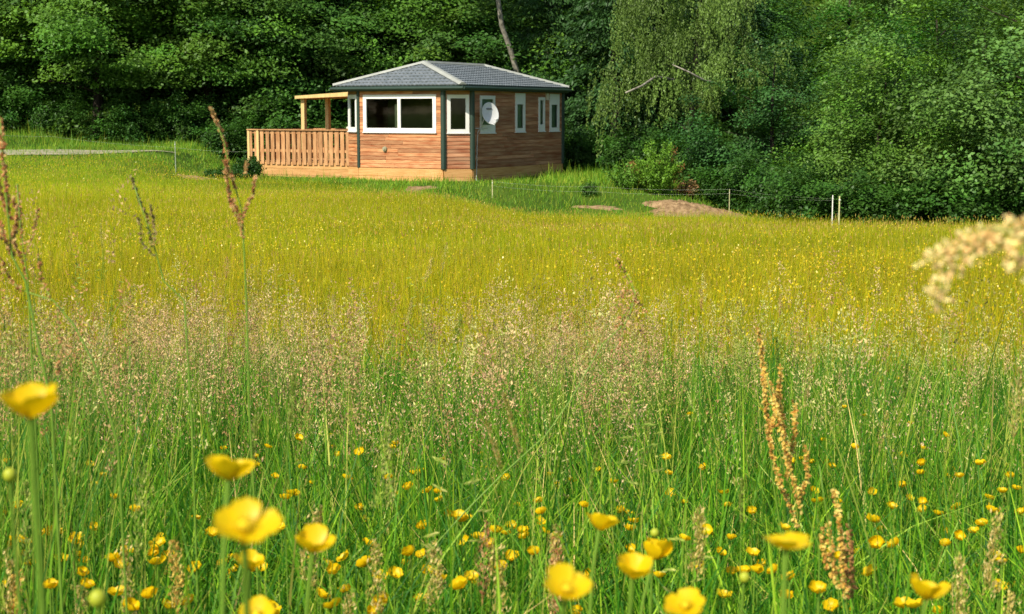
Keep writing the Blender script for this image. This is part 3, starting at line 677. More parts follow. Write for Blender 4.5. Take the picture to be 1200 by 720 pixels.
for px, Y, s_, what in [(955, 39.5, 1.0, 'just left of the pair of stakes'), (1000, 39, 1.0, 'just right of the pair of stakes'), (1045, 39, 1.1, 'third right of the stakes'), (1095, 38.5, 1.1, 'above the blurred pale sorrel head'), (1140, 38.5, 1.1, 'above the right part of the blurred sorrel'), (1190, 38.5, 1.2, 'at the right edge of the photo'), (1230, 39, 1.2, 'beyond the right edge, only its leaves showing')]:
    tree('thicket_shrub', 'shrub', 'small', px, Y, s_, px*0.021, 'low shrub on the right field edge, '+what, 'shrub', 'shrubs under the willow bushes')
# leaning pale trunk behind the roof, and the birch's bare limbs
def limb_tree(name, pts, Y, r0, r1, label, nm='trunk'):
    q = [P(a, b_, Y+dy) for (a, b_, dy) in pts]; o = empty(name, q[0]); tag(o, label, 'tree')
    mb = MB(); n = len(q); mb.tube([p-q[0] for p in q], [r0+(r1-r0)*i/(n-1) for i in range(n)], 7); mb.build(nm, M['bark_pale'], o, True); return o
lt = limb_tree('leaning_tree', [(612, 170, 1.6), (606, 85, .9), (598, 58, .6), (588, 30, .3), (584, 2, 0), (578, -40, 0)], 56.0, 0.12, 0.08, 'thin pale tree trunk leaning over the ridge of the lodge roof')
tr_ = CR['shrub']; c_ = link('crown', tr_, lt); c_.location = P(575, -35, 56.0)-P(612, 170, 57.6); c_.scale = (1.2, 1.2, 1.0)
bt = [o for o in bpy.data.objects if o.name == 'birch_tree'][0]
inv = Matrix.Translation(bt.location) @ Matrix.Rotation(bt.rotation_euler.z, 4, 'Z'); inv = inv.inverted()
for pts in ([(862, 112, -0.6), (842, 98, -2.6), (826, 95, -3.9), (808, 85, -4.2), (788, 76, -4.3)], [(800, 96, -0.4), (768, 90, -2.4), (752, 101, -3.4), (733, 109, -3.7)]):
    mb = MB(); q = [inv @ P(a, b_, 52+dy) for (a, b_, dy) in pts]; n = len(q); mb.tube(q, [0.05, 0.045, 0.04, 0.03, 0.018][:n], 6); mb.build('limb', M['bark_pale'], bt, True)

# bush on the bank: green with rusty shoots
def bush(px, Y, wd, ht, base, base2, n, label, frac=0.3, leaf=0.06):
    global rng
    rng = np.random.default_rng(int(px)); X = (px-600)/F_PX*Y; o = empty('bank_bush', (X, Y, g1(X, Y)-0.02)); tag(o, label, 'bush')
    ns = 60; a = rng.uniform(0, 6.28, ns); sp = wd/2*np.sqrt(rng.random(ns)); hh = ht*rng.uniform(0.45, 1.05, ns)*(1-0.35*(sp/(wd/2))**2); red = rng.random(ns) < frac
    idx = rng.integers(0, ns, n); t = rng.random(n)**0.6
    pos = np.stack([sp[idx]*np.cos(a[idx])*t**0.7, sp[idx]*np.sin(a[idx])*t**0.7, hh[idx]*t], -1) + rng.normal(size=(n, 3))*0.05
    A = unit(n); A[:, 2] = np.abs(A[:, 2]); B = perp(A); s = leaf*rng.uniform(.6, 1.3, (n, 1))
    col = np.where(red[idx][:, None], np.array(base2), np.array(base))*(1+rng.uniform(-.3, .3, (n, 1)))
    link('crown', npmesh('crown', *diamonds(pos, A*s*.6, B*s*.35, col), M['leaf']), o)
    mb = MB()
    for i in range(0, ns, 3):
        mb.tube([(0, 0, 0), (sp[i]*math.cos(a[i])*.7, sp[i]*math.sin(a[i])*.7, hh[i]*.5), (sp[i]*math.cos(a[i]), sp[i]*math.sin(a[i]), hh[i]*.95)], [0.012, 0.009, 0.004], 4)
    mb.build('stems', M['bark'], o)
bush(770, 43.9, 1.7, 1.65, (0.14, 0.28, 0.025), (0.26, 0.13, 0.04), 7500, 'bright green bush with rusty red shoots on the bank right of the lodge', 0.16)
bush(738, 44.6, 1.5, 1.0, (0.11, 0.24, 0.025), (0.15, 0.2, 0.04), 3200, 'lower green bush touching the left side of the rusty shooted bush', 0.1)
bush(806, 44.0, 0.7, 0.6, (0.20, 0.15, 0.05), (0.27, 0.14, 0.06), 900, 'small brown twiggy bush behind the bare earth mound', 0.5)
bush(690, 43.6, 0.5, 0.45, (0.07, 0.16, 0.02), (0.1, 0.2, 0.04), 1200, 'small dark green weed clump on the bank below the lodge', 0.2)
bush(268, 47.4, 1.5, 0.42, (0.035, 0.10, 0.012), (0.06, 0.13, 0.02), 5200, 'low dark green clump beside the bare scrape left of the veranda', 0.2)
bush(292, 48.2, 1.0, 0.75, (0.022, 0.075, 0.008), (0.03, 0.09, 0.01), 4600, 'dark bushy clump against the left end of the veranda', 0.2)

# ---------------------------------------------------------------- fence stakes and wires
def stake(px, py_top, Y, r, label, mt=None, lean=0.0, extra=0.0):
    p = P(px, py_top, Y); z0 = g1(p.x, Y)-0.05; o = empty('fence_stake', (p.x, Y, z0)); tag(o, label, 'stake')
    MB().tube([(0, 0, 0), (lean, 0, p.z-z0)], [r, r*0.85], 7).build('post', mt or M['stake'], o)
    MB().tube([(lean, -r*1.6, p.z-z0-0.09), (lean, r*1.6, p.z-z0-0.09)], r*0.9, 6).build('insulator', M['white'], o)
    return p
stake(205, 166, 47, 0.016, 'thin pale fence stake at the end of the gravel track', M['wire'])
stake(577, 211, 43.2, 0.016, 'thin yellow fence stake in front of the lodge corner', M['stake'])
stake(855, 222, 42.0, 0.012, 'short thin stake at the tip of the bare earth mound')
stake(976, 229, 36.3, 0.016, 'left white stake of the pair at the right field edge', M['white'])
stake(984, 230, 36.0, 0.021, 'right yellow stake of the pair at the right field edge', M['stake'])
def wires(pts, label):
    o = empty('fence_wire', P(*pts[0][0])); tag(o, label, 'wire')
    for line in pts:
        q = [P(*p) for p in line]; mb = MB(); full = []
        for a, b_ in zip(q[:-1], q[1:]):
            for k in range(8):
                t = k/8; v_ = a.lerp(b_, t); v_.z -= 0.05*4*t*(1-t); full.append(v_-o.location)
        full.append(q[-1]-o.location); mb.tube(full, 0.0016, 4); mb.build('strand', M['wire'], o)
wires([[(577, 213, 43.2), (700, 219, 42.8), (855, 222, 42.0), (976, 233, 36.3)], [(577, 218, 43.2), (700, 225, 42.8), (855, 227, 42.0), (976, 235, 36.3)]], 'pale fence wires running from the lodge corner to the right hand stakes')
wires([[(-40, 155, 50), (60, 160, 50), (205, 173, 47), (300, 178, 46.5)]], 'pale fence wire above the gravel track at the left')

# ---------------------------------------------------------------- meadow
def field(n, y0, y1, mar=0.6, k=0.37):
    """uniform points of the ground within the view, a little wider on each side"""
    A = lambda y: k*y*y + mar*2*y*0.5
    u = rng.random(n); a0, a1 = k*y0*y0+mar*y0, k*y1*y1+mar*y1; c = a0+(a1-a0)*u
    y = (-mar+np.sqrt(mar*mar+4*k*c))/(2*k); x = rng.uniform(-1, 1, n)*(k*y+mar)
    return x, y
def pn(x, y, s, seed=0.0):
    return (np.sin(x*s+seed+1.7*np.sin(y*s*.6+seed))*np.sin(y*s*.8+seed*2+1.3*np.sin(x*s*.7)) + 0.5*np.sin(x*s*2.3+seed*3)*np.sin(y*s*2.1+1))/1.5
def meadow_edge(x):     # far edge of the tall meadow
    return np.where(x < -4, np.interp(x, [-20, -11, -4], [49.5, 48.0, 43.8]), np.interp(x, [-4, -2, 3, 6.5, 8, 30], [43.6, 41.6, 40.4, 39.6, 38.2, 37.8]))
rng = np.random.default_rng(101)
parts = []
# A: near blades
def near(n, y0, y1, hmean, hs, wmean, K, cols, probs, lean=(0.05, 0.45), tip=None):
    x, y = field(n, y0, y1, 0.5); n = len(x)
    h = np.clip(rng.normal(hmean, hs, n), 0.12, 1.2)*(1+0.10*pn(x, y, 2.1)); wd = wmean*rng.uniform(.55, 1.5, n)
    ci = rng.choice(len(cols), n, p=probs); c = np.array(cols)[ci]*(1+rng.uniform(-.28, .28, (n, 1)))*(1+0.18*pn(x, y, 1.7, 2))[:, None]
    ln = rng.uniform(lean[0], lean[1], n)**1.0; ln = np.where(rng.random(n) < 0.06, ln*2.2, ln)
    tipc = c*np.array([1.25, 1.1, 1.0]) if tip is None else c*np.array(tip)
    fa_ = rng.uniform(-1.1, 1.1, n)
    parts.append(blades(x, y, ground(x, y)-0.02, h, wd, ln, rng.uniform(0, 6.28, n), fa_, np.clip(c, 0, 1), K, np.clip(tipc, 0, 1)))
GC = [(0.022, 0.110, 0.005), (0.085, 0.235, 0.008), (0.22, 0.39, 0.022), (0.36, 0.40, 0.08), (0.55, 0.45, 0.16)]  # green to straw; the many darkest blades paint in shade between blades
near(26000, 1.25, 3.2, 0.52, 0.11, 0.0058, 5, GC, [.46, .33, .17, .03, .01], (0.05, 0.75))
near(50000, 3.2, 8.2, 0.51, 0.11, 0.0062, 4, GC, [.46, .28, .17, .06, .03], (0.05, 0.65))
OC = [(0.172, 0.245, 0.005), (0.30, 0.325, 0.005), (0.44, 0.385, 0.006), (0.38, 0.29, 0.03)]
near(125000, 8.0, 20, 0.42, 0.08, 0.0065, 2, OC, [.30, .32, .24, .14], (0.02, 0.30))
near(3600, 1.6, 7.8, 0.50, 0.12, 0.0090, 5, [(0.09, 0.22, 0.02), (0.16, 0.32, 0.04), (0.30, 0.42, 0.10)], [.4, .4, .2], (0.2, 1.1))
def clump(n, y0, y1, hm, hs, wm, cols, keep, lean=(0.03, 0.35)):
    x, y = field(n, y0, y1, 0.5); k = rng.random(n) < keep(x, y); x, y = x[k], y[k]; n = len(x)
    c = np.array(cols)[rng.integers(0, len(cols), n)]*(1+rng.uniform(-.25, .25, (n, 1)))
    parts.append(blades(x, y, ground(x, y)-.02, np.clip(rng.normal(hm, hs, n), .3, 1.15), wm*rng.uniform(.6, 1.5, n), rng.uniform(lean[0], lean[1], n), rng.uniform(0, 6.28, n), rng.uniform(-1, 1, n), c, 5, c*np.array([1.3, 1.1, 1.0])))
PXF = lambda x, y: 600+F_PX*x/y
DGC = [(0.03, 0.13, 0.010), (0.06, 0.21, 0.012), (0.14, 0.31, 0.02), (0.26, 0.34, 0.05)]
clump(16000, 3.0, 7.6, .70, .10, .0050, DGC, lambda x, y: sm(0.25+1.8*pn(x, y, 2.7, 7)))
clump(4800, 1.7, 3.6, .80, .10, .0042, DGC, lambda x, y: 1-sm((PXF(x, y)-20)/150))
clump(3500, 2.2, 5.5, .82, .07, .0042, DGC, lambda x, y: sm(-0.1+1.9*pn(x, y, 3.7, 2)))
V, Q, Cc = merge(parts)
tag(link('meadow_grass', npmesh('meadow_grass', V, Q, Cc, M['grass'])), 'tall fine green meadow grass of the near and middle field', 'grass', kind='stuff')
parts = []
x, y = field(260000, 19.5, 50, 1.0); k = y < meadow_edge(x); x, y = x[k], y[k]; n = len(x)
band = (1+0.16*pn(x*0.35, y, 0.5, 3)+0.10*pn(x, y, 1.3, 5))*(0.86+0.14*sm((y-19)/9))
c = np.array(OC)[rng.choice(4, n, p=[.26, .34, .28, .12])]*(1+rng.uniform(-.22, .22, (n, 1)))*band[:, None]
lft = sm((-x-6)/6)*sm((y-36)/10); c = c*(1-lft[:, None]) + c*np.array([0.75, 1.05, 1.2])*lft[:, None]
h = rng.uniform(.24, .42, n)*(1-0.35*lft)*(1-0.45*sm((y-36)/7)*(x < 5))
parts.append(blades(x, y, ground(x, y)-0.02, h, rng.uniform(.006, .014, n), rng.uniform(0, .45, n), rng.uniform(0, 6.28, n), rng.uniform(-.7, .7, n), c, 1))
V, Q, Cc = merge(parts)
tag(link('far_meadow_grass', npmesh('far_meadow_grass', V, Q, Cc, M['grass'])), 'olive yellow grass of the far field up to the lodge', 'grass', kind='stuff')
# short green turf round the lodge and on the banks
rng = np.random.default_rng(102)
n = 110000; x = rng.uniform(-24, 10, n); y = rng.uniform(39.5, 60, n); k = (y > meadow_edge(x)-0.5)
lx = (x-O.x)*math.cos(R(30))-(y-O.y)*math.sin(R(30)); ly = (x-O.x)*math.sin(R(30))+(y-O.y)*math.cos(R(30))
k &= ~((lx > -7.9) & (lx < 0.66) & (ly > 0.0) & (ly < 6.6))
k &= ~((y > 50.2+0.1*(x+10)+.25*np.sin(x*.9)) & (y < 52.3) & (x < -11.0) & (rng.random(n) < .62))
for (cx_, cy_, rx_, ry_) in ((5.15, 42.2, 1.25, .72), (-2.75, 44.3, .45, .32), (2.5, 42.6, .7, .16), (-9.9, 46.8, .6, .3)):
    k &= ~((((x-cx_)/rx_)**2+((y-cy_)/ry_)**2 < 1.0) & (rng.random(n) < .82))
x, y = x[k], y[k]; n = len(x)
h = rng.uniform(.05, .17, n)*(1+1.2*(rng.random(n) < .08))*(1+0.5*pn(x, y, 1.1)); h = np.where((x < -13) & (y > 53), h*1.2, h); h = np.where(y > 54.5, h*1.4, h); h = np.where((x > 1) & (y > 45), h*1.7, h)
c = np.array([(0.085, 0.21, 0.012), (0.15, 0.29, 0.016), (0.27, 0.34, 0.03)])[rng.choice(3, n, p=[.35, .4, .25])]*(1+rng.uniform(-.25, .25, (n, 1)))*(1+.2*pn(x, y, .9, 4))[:, None]
V, Q, Cc = blades(x, y, ground(x, y)-0.01, h, rng.uniform(.015, .035, n), rng.uniform(0, .6, n), rng.uniform(0, 6.28, n), rng.uniform(-.8, .8, n), c, 1)
tag(link('turf', npmesh('turf', V, Q, Cc, M['grass'])), 'short bright green turf and weeds around the lodge', 'grass', kind='stuff')

# brown-pink seed haze over the field, and the near panicles
def panicles(n, y0, y1, hm, hs, per, ln, sp, size, cols, dens=None, mar=0.5, spread=0.035, xr=None, stemw=0.0012, one=False):
    x, y = field(n, y0, y1, mar)
    if dens is not None: k = rng.random(n) < dens(x, y); x, y = x[k], y[k]
    n = len(x); h = np.clip(rng.normal(hm, hs, n)*(1+(0.15 if y1 < 9 else 0.05)*pn(x, y, 3.0, 2)), .2, 1.25); z = ground(x, y)
    a = rng.uniform(0, 6.28, n); le = rng.uniform(0.02, .16, n)*h
    out = []
    cb = np.array(cols)[rng.integers(0, len(cols), n)]
    if stemw: out.append(blades(x, y, z, h*0.98, np.full(n, stemw*2.2), le/h, a, rng.uniform(-.6, .6, n), vary((0.10, 0.21, 0.02), n) if y1 < 9 else cb*np.array([.7, .95, .5]), 3))
    idx = np.repeat(np.arange(n), per); m = len(idx); t = rng.random(m)
    Lp = (ln*rng.uniform(.7, 1.3, n))[idx]; hz = h[idx]-Lp*t
    f = hz/h[idx]; bx = x[idx]+le[idx]*f**2*np.cos(a[idx]); by = y[idx]+le[idx]*f**2*np.sin(a[idx])
    rad = (spread*rng.uniform(.5, 1.5, n))[idx]*(0.15+np.sin(np.pi*np.clip(t*0.85+.1, 0, 1)))*np.sqrt(rng.random(m)); th = rng.uniform(0, 6.28, m)
    pos = np.stack([bx+rad*np.cos(th), by+rad*np.sin(th), z[idx]+hz-0.35*rad], -1)
    A = np.stack([np.cos(th)*.6, np.sin(th)*.6, np.full(m, .8)], -1)+rng.normal(size=(m, 3))*.45; A /= np.linalg.norm(A, axis=1, keepdims=True)
    s = size*rng.uniform(.6, 1.4, (m, 1)); B = perp(A)
    out.append(diamonds(pos, A*s*.5, B*s*.2, np.clip(cb[idx]*(1+rng.uniform(-.3, .3, (m, 1))), 0, 1)))
    return merge(out)
rng = np.random.default_rng(103)
PK = [(0.62, 0.40, 0.20), (0.76, 0.54, 0.30), (0.54, 0.40, 0.14), (0.42, 0.23, 0.10), (0.36, 0.36, 0.08), (0.62, 0.42, 0.22)]
def dl(x, y):
    lowb = sm((y-3.4)/1.2)*0.85+0.15
    px = 600+F_PX*x/y; d = 0.12+0.88*sm((px+40)/120)*(1-sm((px-690)/130)); d = d*(0.03+0.97*sm(0.32+2.4*pn(x, y, 2.3, 1)))*(0.35+0.65*sm(.5+2*pn(x, y, 6.0, 4))); return d*lowb
P1 = panicles(6200, 3.2, 7.8, .76, .10, 105, .20, 0, .0088, PK, dl, spread=.042)
P2 = panicles(700, 3.0, 7.8, .74, .08, 70, .16, 0, .0095, [(0.46, 0.50, 0.13), (0.54, 0.52, 0.18), (0.56, 0.45, 0.18)], lambda x, y: np.where(600+F_PX*x/y > 640, .9, .3)*(0.2+.8*sm((y-3.6)/1.5)))
P5 = panicles(420, 2.8, 6.5, .93, .06, 110, .17, 0, .0085, [(0.50, 0.30, 0.14), (0.66, 0.48, 0.22), (0.34, 0.30, 0.08), (0.60, 0.56, 0.20)], lambda x, y: np.where(600+F_PX*x/y < 760, .8, .35), spread=.030)
P6 = panicles(700, 2.0, 3.8, .98, .10, 90, .20, 0, .0070, [(0.30, 0.34, 0.07), (0.60, 0.40, 0.17), (0.50, 0.26, 0.10), (0.18, 0.26, 0.04)], lambda x, y: .7*(1-sm((600+F_PX*x/y-40)/160)), spread=.016)
V, Q, Cc = merge([P1, P2, P5, P6])
tag(link('flowering_grass', npmesh('flowering_grass', V, Q, Cc, M['dry'])), 'hazy pinkish brown flowering grass heads across the middle of the picture', 'grass', kind='stuff')
TN = [(0.40, 0.30, 0.07), (0.40, 0.36, 0.05), (0.34, 0.32, 0.03), (0.40, 0.24, 0.06)]
P3 = panicles(5500, 7.6, 19, .47, .07, 9, .14, 0, .015, TN, mar=.8, spread=.02)
x, y = field(14000, 18.5, 48, 1.0); k = y < meadow_edge(x); x, y = x[k], y[k]; n = len(x)
zz = ground(x, y)+rng.uniform(.30, .44, n)*(1-0.45*sm((y-36)/7)*(x < 5)); A = np.stack([rng.normal(size=n)*.15, rng.normal(size=n)*.15, np.ones(n)], -1)*rng.uniform(.025, .05, (n, 1)); B = np.stack([np.ones(n), rng.normal(size=n)*.3, np.zeros(n)], -1)*rng.uniform(.004, .009, (n, 1))
P4 = diamonds(np.stack([x, y, zz], -1), A, B, np.array(TN)[rng.integers(0, 4, n)]*(1+rng.uniform(-.25, .25, (n, 1))))
V, Q, Cc = merge([P3, P4])
tag(link('seeding_grass', npmesh('seeding_grass', V, Q, Cc, M['dry'])), 'tan seeding grass tips scattered over the far field', 'grass', kind='stuff')
# distant buttercups, too many to count
rng = np.random.default_rng(104)
x, y = field(12000, 7.0, 20, .8); k = rng.random(len(x)) < (0.26+0.9*sm((x+1)/4))*(0.6+.5*(pn(x, y, 1.0, 9) > -.1))*(0.35+0.65*sm((y-9)/5)); x, y = x[k], y[k]
x2, y2 = field(85000, 19.5, 48, 1.0); k = (y2 < meadow_edge(x2)) & (rng.random(len(x2)) < (0.32+.55*pn(x2*.4, y2, .45, 3)+.35*pn(x2, y2, .9, 6))); x2, y2 = x2[k], y2[k]
x = np.concatenate([x, x2]); y = np.concatenate([y, y2]); n = len(x)
pos = np.stack([x, y, ground(x, y)+np.where(y < 20, rng.uniform(.40, .54, n), rng.uniform(.26, .42, n)*(1-0.45*sm((y-36)/7)*(x < 5)))], -1)
A = unit(n)*np.array([1, 1, .5]); A /= np.linalg.norm(A, axis=1, keepdims=True); B = perp(A); B[:, 2] = np.abs(B[:, 2])+.3; s = rng.uniform(.008, .0125, (n, 1))
yc = np.array([(0.66, 0.52, 0.01), (0.62, 0.42, 0.008), (0.52, 0.48, 0.02)])[rng.integers(0, 3, n)]
d1 = diamonds(pos, A*s, B*s, yc, 0.0)
tag(link('distant_buttercups', npmesh('distant_buttercups', *d1, M['petal_far'])), 'countless tiny yellow buttercups dotting the far field', 'flowers', kind='stuff')

# ---------------------------------------------------------------- buttercups as individuals
def petal_mesh(nu, nv, L_, W_, cup, name='petal'):
    mb = MB()
    for i in range(nu+1):
        t = i/nu; half = W_*0.5*(0.16+0.84*math.sin(min(1, t*1.18)*math.pi*0.5)**1.2)*(1 if t < .8 else math.sqrt(max(0.03, 1-((t-.8)/.215)**2)))
        for j in range(nv+1):
            u = j/nv*2-1
            ang_ = cup*t; r = L_*(math.sin(min(ang_, 1.45))/cup) ; zz = L_*(1-math.cos(ang_))/cup
            mb.v.append((half*u, r - 0.10*L_*(u*u)*t*t, zz + 0.20*half*u*u + 0.007*L_*math.sin(u*5)*t))
    for i in range(nu):
        for j in range(nv):
            a = i*(nv+1)+j; mb.f.append((a, a+1, a+nv+2, a+nv+1))
    return mb.mesh(name, M['petal'], True)
def flared_petal(nu, nv, W_, a0, a1, name='petal'):
    """petal that leaves the centre at angle a0 above the horizontal, steepens to a1 and flares a little at the rim; radius 1"""
    pr = []; x_ = z_ = 0.0
    for i in range(nu+1):
        t = i/nu; pr.append((x_, z_)); a = a0+(a1-a0)*math.sin(min(1, t*1.25)*math.pi*.5) - 0.5*max(0, t-.75)*4*0.35; x_ += math.cos(a)/nu; z_ += math.sin(a)/nu
    k = 1/pr[-1][0]; mb = MB()
    for i in range(nu+1):
        t = i/nu; half = W_*0.5*(0.10+0.90*math.sin(min(1, t/.72)*math.pi*.5)**1.15)*(1 if t < .74 else math.sqrt(max(.02, 1-((t-.74)/.265)**2)))*k
        for j in range(nv+1):
            u = j/nv*2-1; x_, z_ = pr[i]
            mb.v.append((half*u, x_*k-0.05*k*u*u*t, z_*k+0.16*half*u*u+0.010*math.sin(u*4+t*3)*t))
    for i in range(nu):
        for j in range(nv):
            a = i*(nv+1)+j; mb.f.append((a, a+1, a+nv+2, a+nv+1))
    return mb.mesh(name, M['petal'], True)
PET = [petal_mesh(3, 2, 1.0, 1.05, c) for c in (1.2, 1.5, 1.7)]
PETH = [flared_petal(10, 7, 0.86, .18, .50), flared_petal(10, 7, 0.78, .42, .95), flared_petal(10, 7, 0.86, .6, 1.2)]
mb = MB(); mb.blob((0, 0, 0.16), 0.20, (1, 1, .8), 7, 4); CEN = mb.mesh('centre', M['centre'], True)
mb = MB(); mb.blob((0, 0, 0.16), 0.17, (1, 1, .9), 10, 6)
for i in range(34):
    a = i*2.39996; r = 0.10+0.16*math.sqrt(i/34); mb.tube([(r*.5*math.cos(a), r*.5*math.sin(a), .08), (r*math.cos(a), r*math.sin(a), .26+.05*math.sin(i)), (r*1.12*math.cos(a), r*1.12*math.sin(a), .32+.05*math.sin(i))], [.008, .008, .022], 4)
CENH = mb.mesh('centre', M['centre'], True)
mb = MB(); mb.blob((0, 0, 0.3), 0.42, (1, 1, 1.05), 12, 8); BUDM = mb.mesh('bud', M['bud'], True)
STEMS = []
for k in range(5):
    a = rnd.uniform(0, 6.28); b_ = rnd.uniform(.02, .10); pts = [(b_*math.cos(a)*math.sin(t*1.57*1.2), b_*math.sin(a)*math.sin(t*1.57*1.2), t) for t in (0, .25, .5, .75, 1)]
    mb = MB(); mb.tube(pts, [0.0020, .0018, .0015, .0013, .0011], 5, False); STEMS.append((mb.mesh('stem', M['stem'], True), Vector(pts[-1])))
def buttercup(head, diam, tilt, az, label, group, hi=False, opn=1, base=None, bud=False, name='buttercup', size_jit=0.08, r_stem=0.0012):
    hx_, hy_ = head.x, head.y
    bx_, by_ = (hx_, hy_) if base is None else base
    z0 = g1(bx_, by_); o = empty(name, (bx_, by_, z0-0.005)); tag(o, label, 'flower', group)
    top = head - Vector(o.location)
    rot = Matrix.Rotation(az, 4, 'Z') @ Matrix.Rotation(tilt, 4, 'X')
    if base is None and not hi:
        sm_, tip = STEMS[rnd.randrange(5)]; s = link('stem', sm_, o); H = top.z; s.scale = (1, 1, H); off = Vector((tip.x, tip.y, 0))
        o.location.x -= off.x; o.location.y -= off.y
        top = Vector((off.x, off.y, H))
    else:
        d = rot @ Vector((0, 0, 1)); h = top.length; c1 = Vector((0, 0, h*0.45)); c2 = top - d*h*0.16
        pts = [((1-t)**3)*Vector((0, 0, 0)) + 3*t*(1-t)**2*c1 + 3*t*t*(1-t)*c2 + t**3*top for t in [i/12 for i in range(13)]]
        mb = MB(); mb.tube(pts, [r_stem*(1.45-0.45*i/12) for i in range(13)], 8, False); mb.build('stem', M['stem'], o, True)
    r = diam*0.5
    if bud:
        q = link('bud', BUDM, o); q.matrix_local = Matrix.Translation(top) @ rot @ Matrix.Diagonal((r*2.2, r*2.2, r*2.2, 1)); return o
    pm = (PETH if hi else PET)[opn]; k0 = rnd.uniform(0, 6.28)
    for k in range(5):
        pk = link('petal', pm, o)
        tw = Matrix.Rotation(k0+k*1.2566+rnd.uniform(-.12, .12), 4, 'Z') @ Matrix.Rotation(rnd.uniform(-.16, .16)*(1.2 if hi else 1), 4, 'X')
        s_ = (r if hi else r*1.40)*rnd.uniform(1-size_jit, 1+size_jit)
        pk.matrix_local = Matrix.Translation(top) @ rot @ tw @ Matrix.Diagonal((s_, s_, s_, 1))
    q = link('centre', CENH if hi else CEN, o); q.matrix_local = Matrix.Translation(top) @ rot @ Matrix.Diagonal((r*1.2, r*1.2, r*1.2, 1))
    return o
BIG = [ # px py width tilt azimuth openness base-px label
 (36, 476, 66, .12, .3, 1, (68, 900), 'largest blurred buttercup at the left edge, highest of the close ones'),
 (267, 552, 52, .15, 2.5, 1, (275, 900), 'close buttercup seen from the side, above the wide open one at the lower left'),
 (286, 606, 74, .5, .15, 0, (235, 900), 'wide open close buttercup with spread petals on a thick reddish stem'),
 (366, 638, 44, .15, 1.2, 1, (350, 860), 'close buttercup with ragged cup, right of the wide open one'),
 (293, 660, 32, .2, .8, 1, (318, 880), 'small close buttercup just under the wide open one'),
 (302, 712, 46, .9, -.2, 0, (300, 860), 'close buttercup at the bottom edge below the left group'),
 (702, 614, 34, .25, 2.0, 1, (770, 860), 'cupped buttercup highest of the close group right of centre'),
 (663, 682, 60, .45, .35, 0, (720, 900), 'wide tilted buttercup with a dark centre, lowest left of the centre group'),
 (741, 668, 44, .15, .6, 1, (790, 900), 'round cupped buttercup in the middle of the centre group'),
 (766, 650, 30, .35, 1.9, 2, (764, 900), 'narrow buttercup standing behind the round cupped one'),
 (804, 703, 50, .35, -.6, 0, (860, 900), 'lobed buttercup at the bottom edge, right end of the centre group'),
 (921, 631, 56, .02, .5, 0, (906, 860), 'flat saucer shaped buttercup on a straight pale stem'),
 (1084, 694, 42, .1, .9, 1, (1090, 880), 'cupped buttercup near the bottom right corner'),
]
for (a, b_, wd, tl, az, op, bp_, lab) in BIG:
    Y = 0.0255*F_PX/(wd*1.22); hd = P(a, b_+ (0.22*wd), Y); bs = P(bp_[0], bp_[1], Y)
    buttercup(hd, 0.0235, tl, az, lab, 'close buttercups', hi=True, opn=op, base=(bs.x, hd.y+0.05), size_jit=0.12, r_stem=0.0013)
for (a, b_, wd, bx_, lab) in [(12, 562, 20, 60, 'green yellow bud on a curved stem below the largest blurred buttercup'), (115, 708, 26, 112, 'blurred green bud at the bottom left edge'), (767, 628, 13, 772, 'small round bud above the centre group of buttercups'), (872, 681, 16, 880, 'round yellow green bud left of the saucer shaped buttercup'), (661, 709, 9, 665, 'tiny bud under the wide tilted buttercup')]:
    Y = 0.0105*F_PX/wd; hd = P(a, b_, Y); bs = P(bx_, 900, Y)
    buttercup(hd, 0.0095, .2, .3, lab, 'buttercup buds', hi=True, base=(bs.x, hd.y+0.03), bud=True, name='buttercup_bud', r_stem=0.001)
MID = [(652,571),(633,589),(634,603),(633,613),(594,562),(546,608),(541,605),(498,617),(483,556),(494,554),(457,526),(453,562),(423,531),(350,515),(396,534),(388,511),(353,550),(421,528),(456,562),(478,573),(504,577),(513,578),(516,587),(526,605),(539,612),(537,607),(597,619),(580,625),(561,632),(590,627),(612,624),(616,631),(627,650),(573,640),(548,636),(495,620),(483,650),(493,652),(500,672),(512,678),(462,675),(447,678),(541,690),(174,485),(213,489),(5,604),(18,594),(70,626),(88,631),(22,636),(14,641),(45,628),(57,625),(93,640),(90,652),(110,621),(188,632),(180,650),(187,640),(183,662),(177,701),(195,713),(223,708),(130,658),(144,664),(40,662),(25,651),(100,660),(990,478),(1012,488),(893,481),(1003,526),(1067,498),(1080,527),(960,589),(940,540),(952,543),(976,548),(1023,578),(1025,612),(1026,640),(1056,570),(1080,545),(1079,556),(1100,604),(1122,596),(1081,600),(1125,560),(1160,600),(1157,585),(1164,652),(1172,660),(1170,690),(1196,602),(1197,648),(1083,590),(826,549),(781,538),(781,556),(784,580),(741,613),(737,622),(726,600),(825,624),(800,634),(820,668),(856,633),(882,650),(873,672),(885,671),(858,672),(848,700),(960,694),(975,712),(983,590),(1075,712),(1050,640),(1110,640),(1140,625),(1185,560),(1150,545),(1020,672),(1060,712),(985,655),(925,680),(600,655),(585,668),(640,625),(651,632),(430,640),(405,655),(375,700),(382,662),(330,620),(345,580),(250,628),(230,668),(160,600),(135,585),(60,690),(8,690),(320,560),(300,545)]
def mid(px, py, h, lab, grp):
    lo, hi_ = 1.2, 14.0; k = (py-133)/F_PX
    for _ in range(30):
        d = (lo+hi_)/2; x_ = (px-600)/F_PX*d
        if k*d < 0.95-g1(x_, d)-h: lo = d
        else: hi_ = d
    buttercup(P(px, py, d), rnd.uniform(.020, .026), rnd.uniform(.05, .7), rnd.uniform(0, 6.28), lab, grp, opn=rnd.randrange(3))
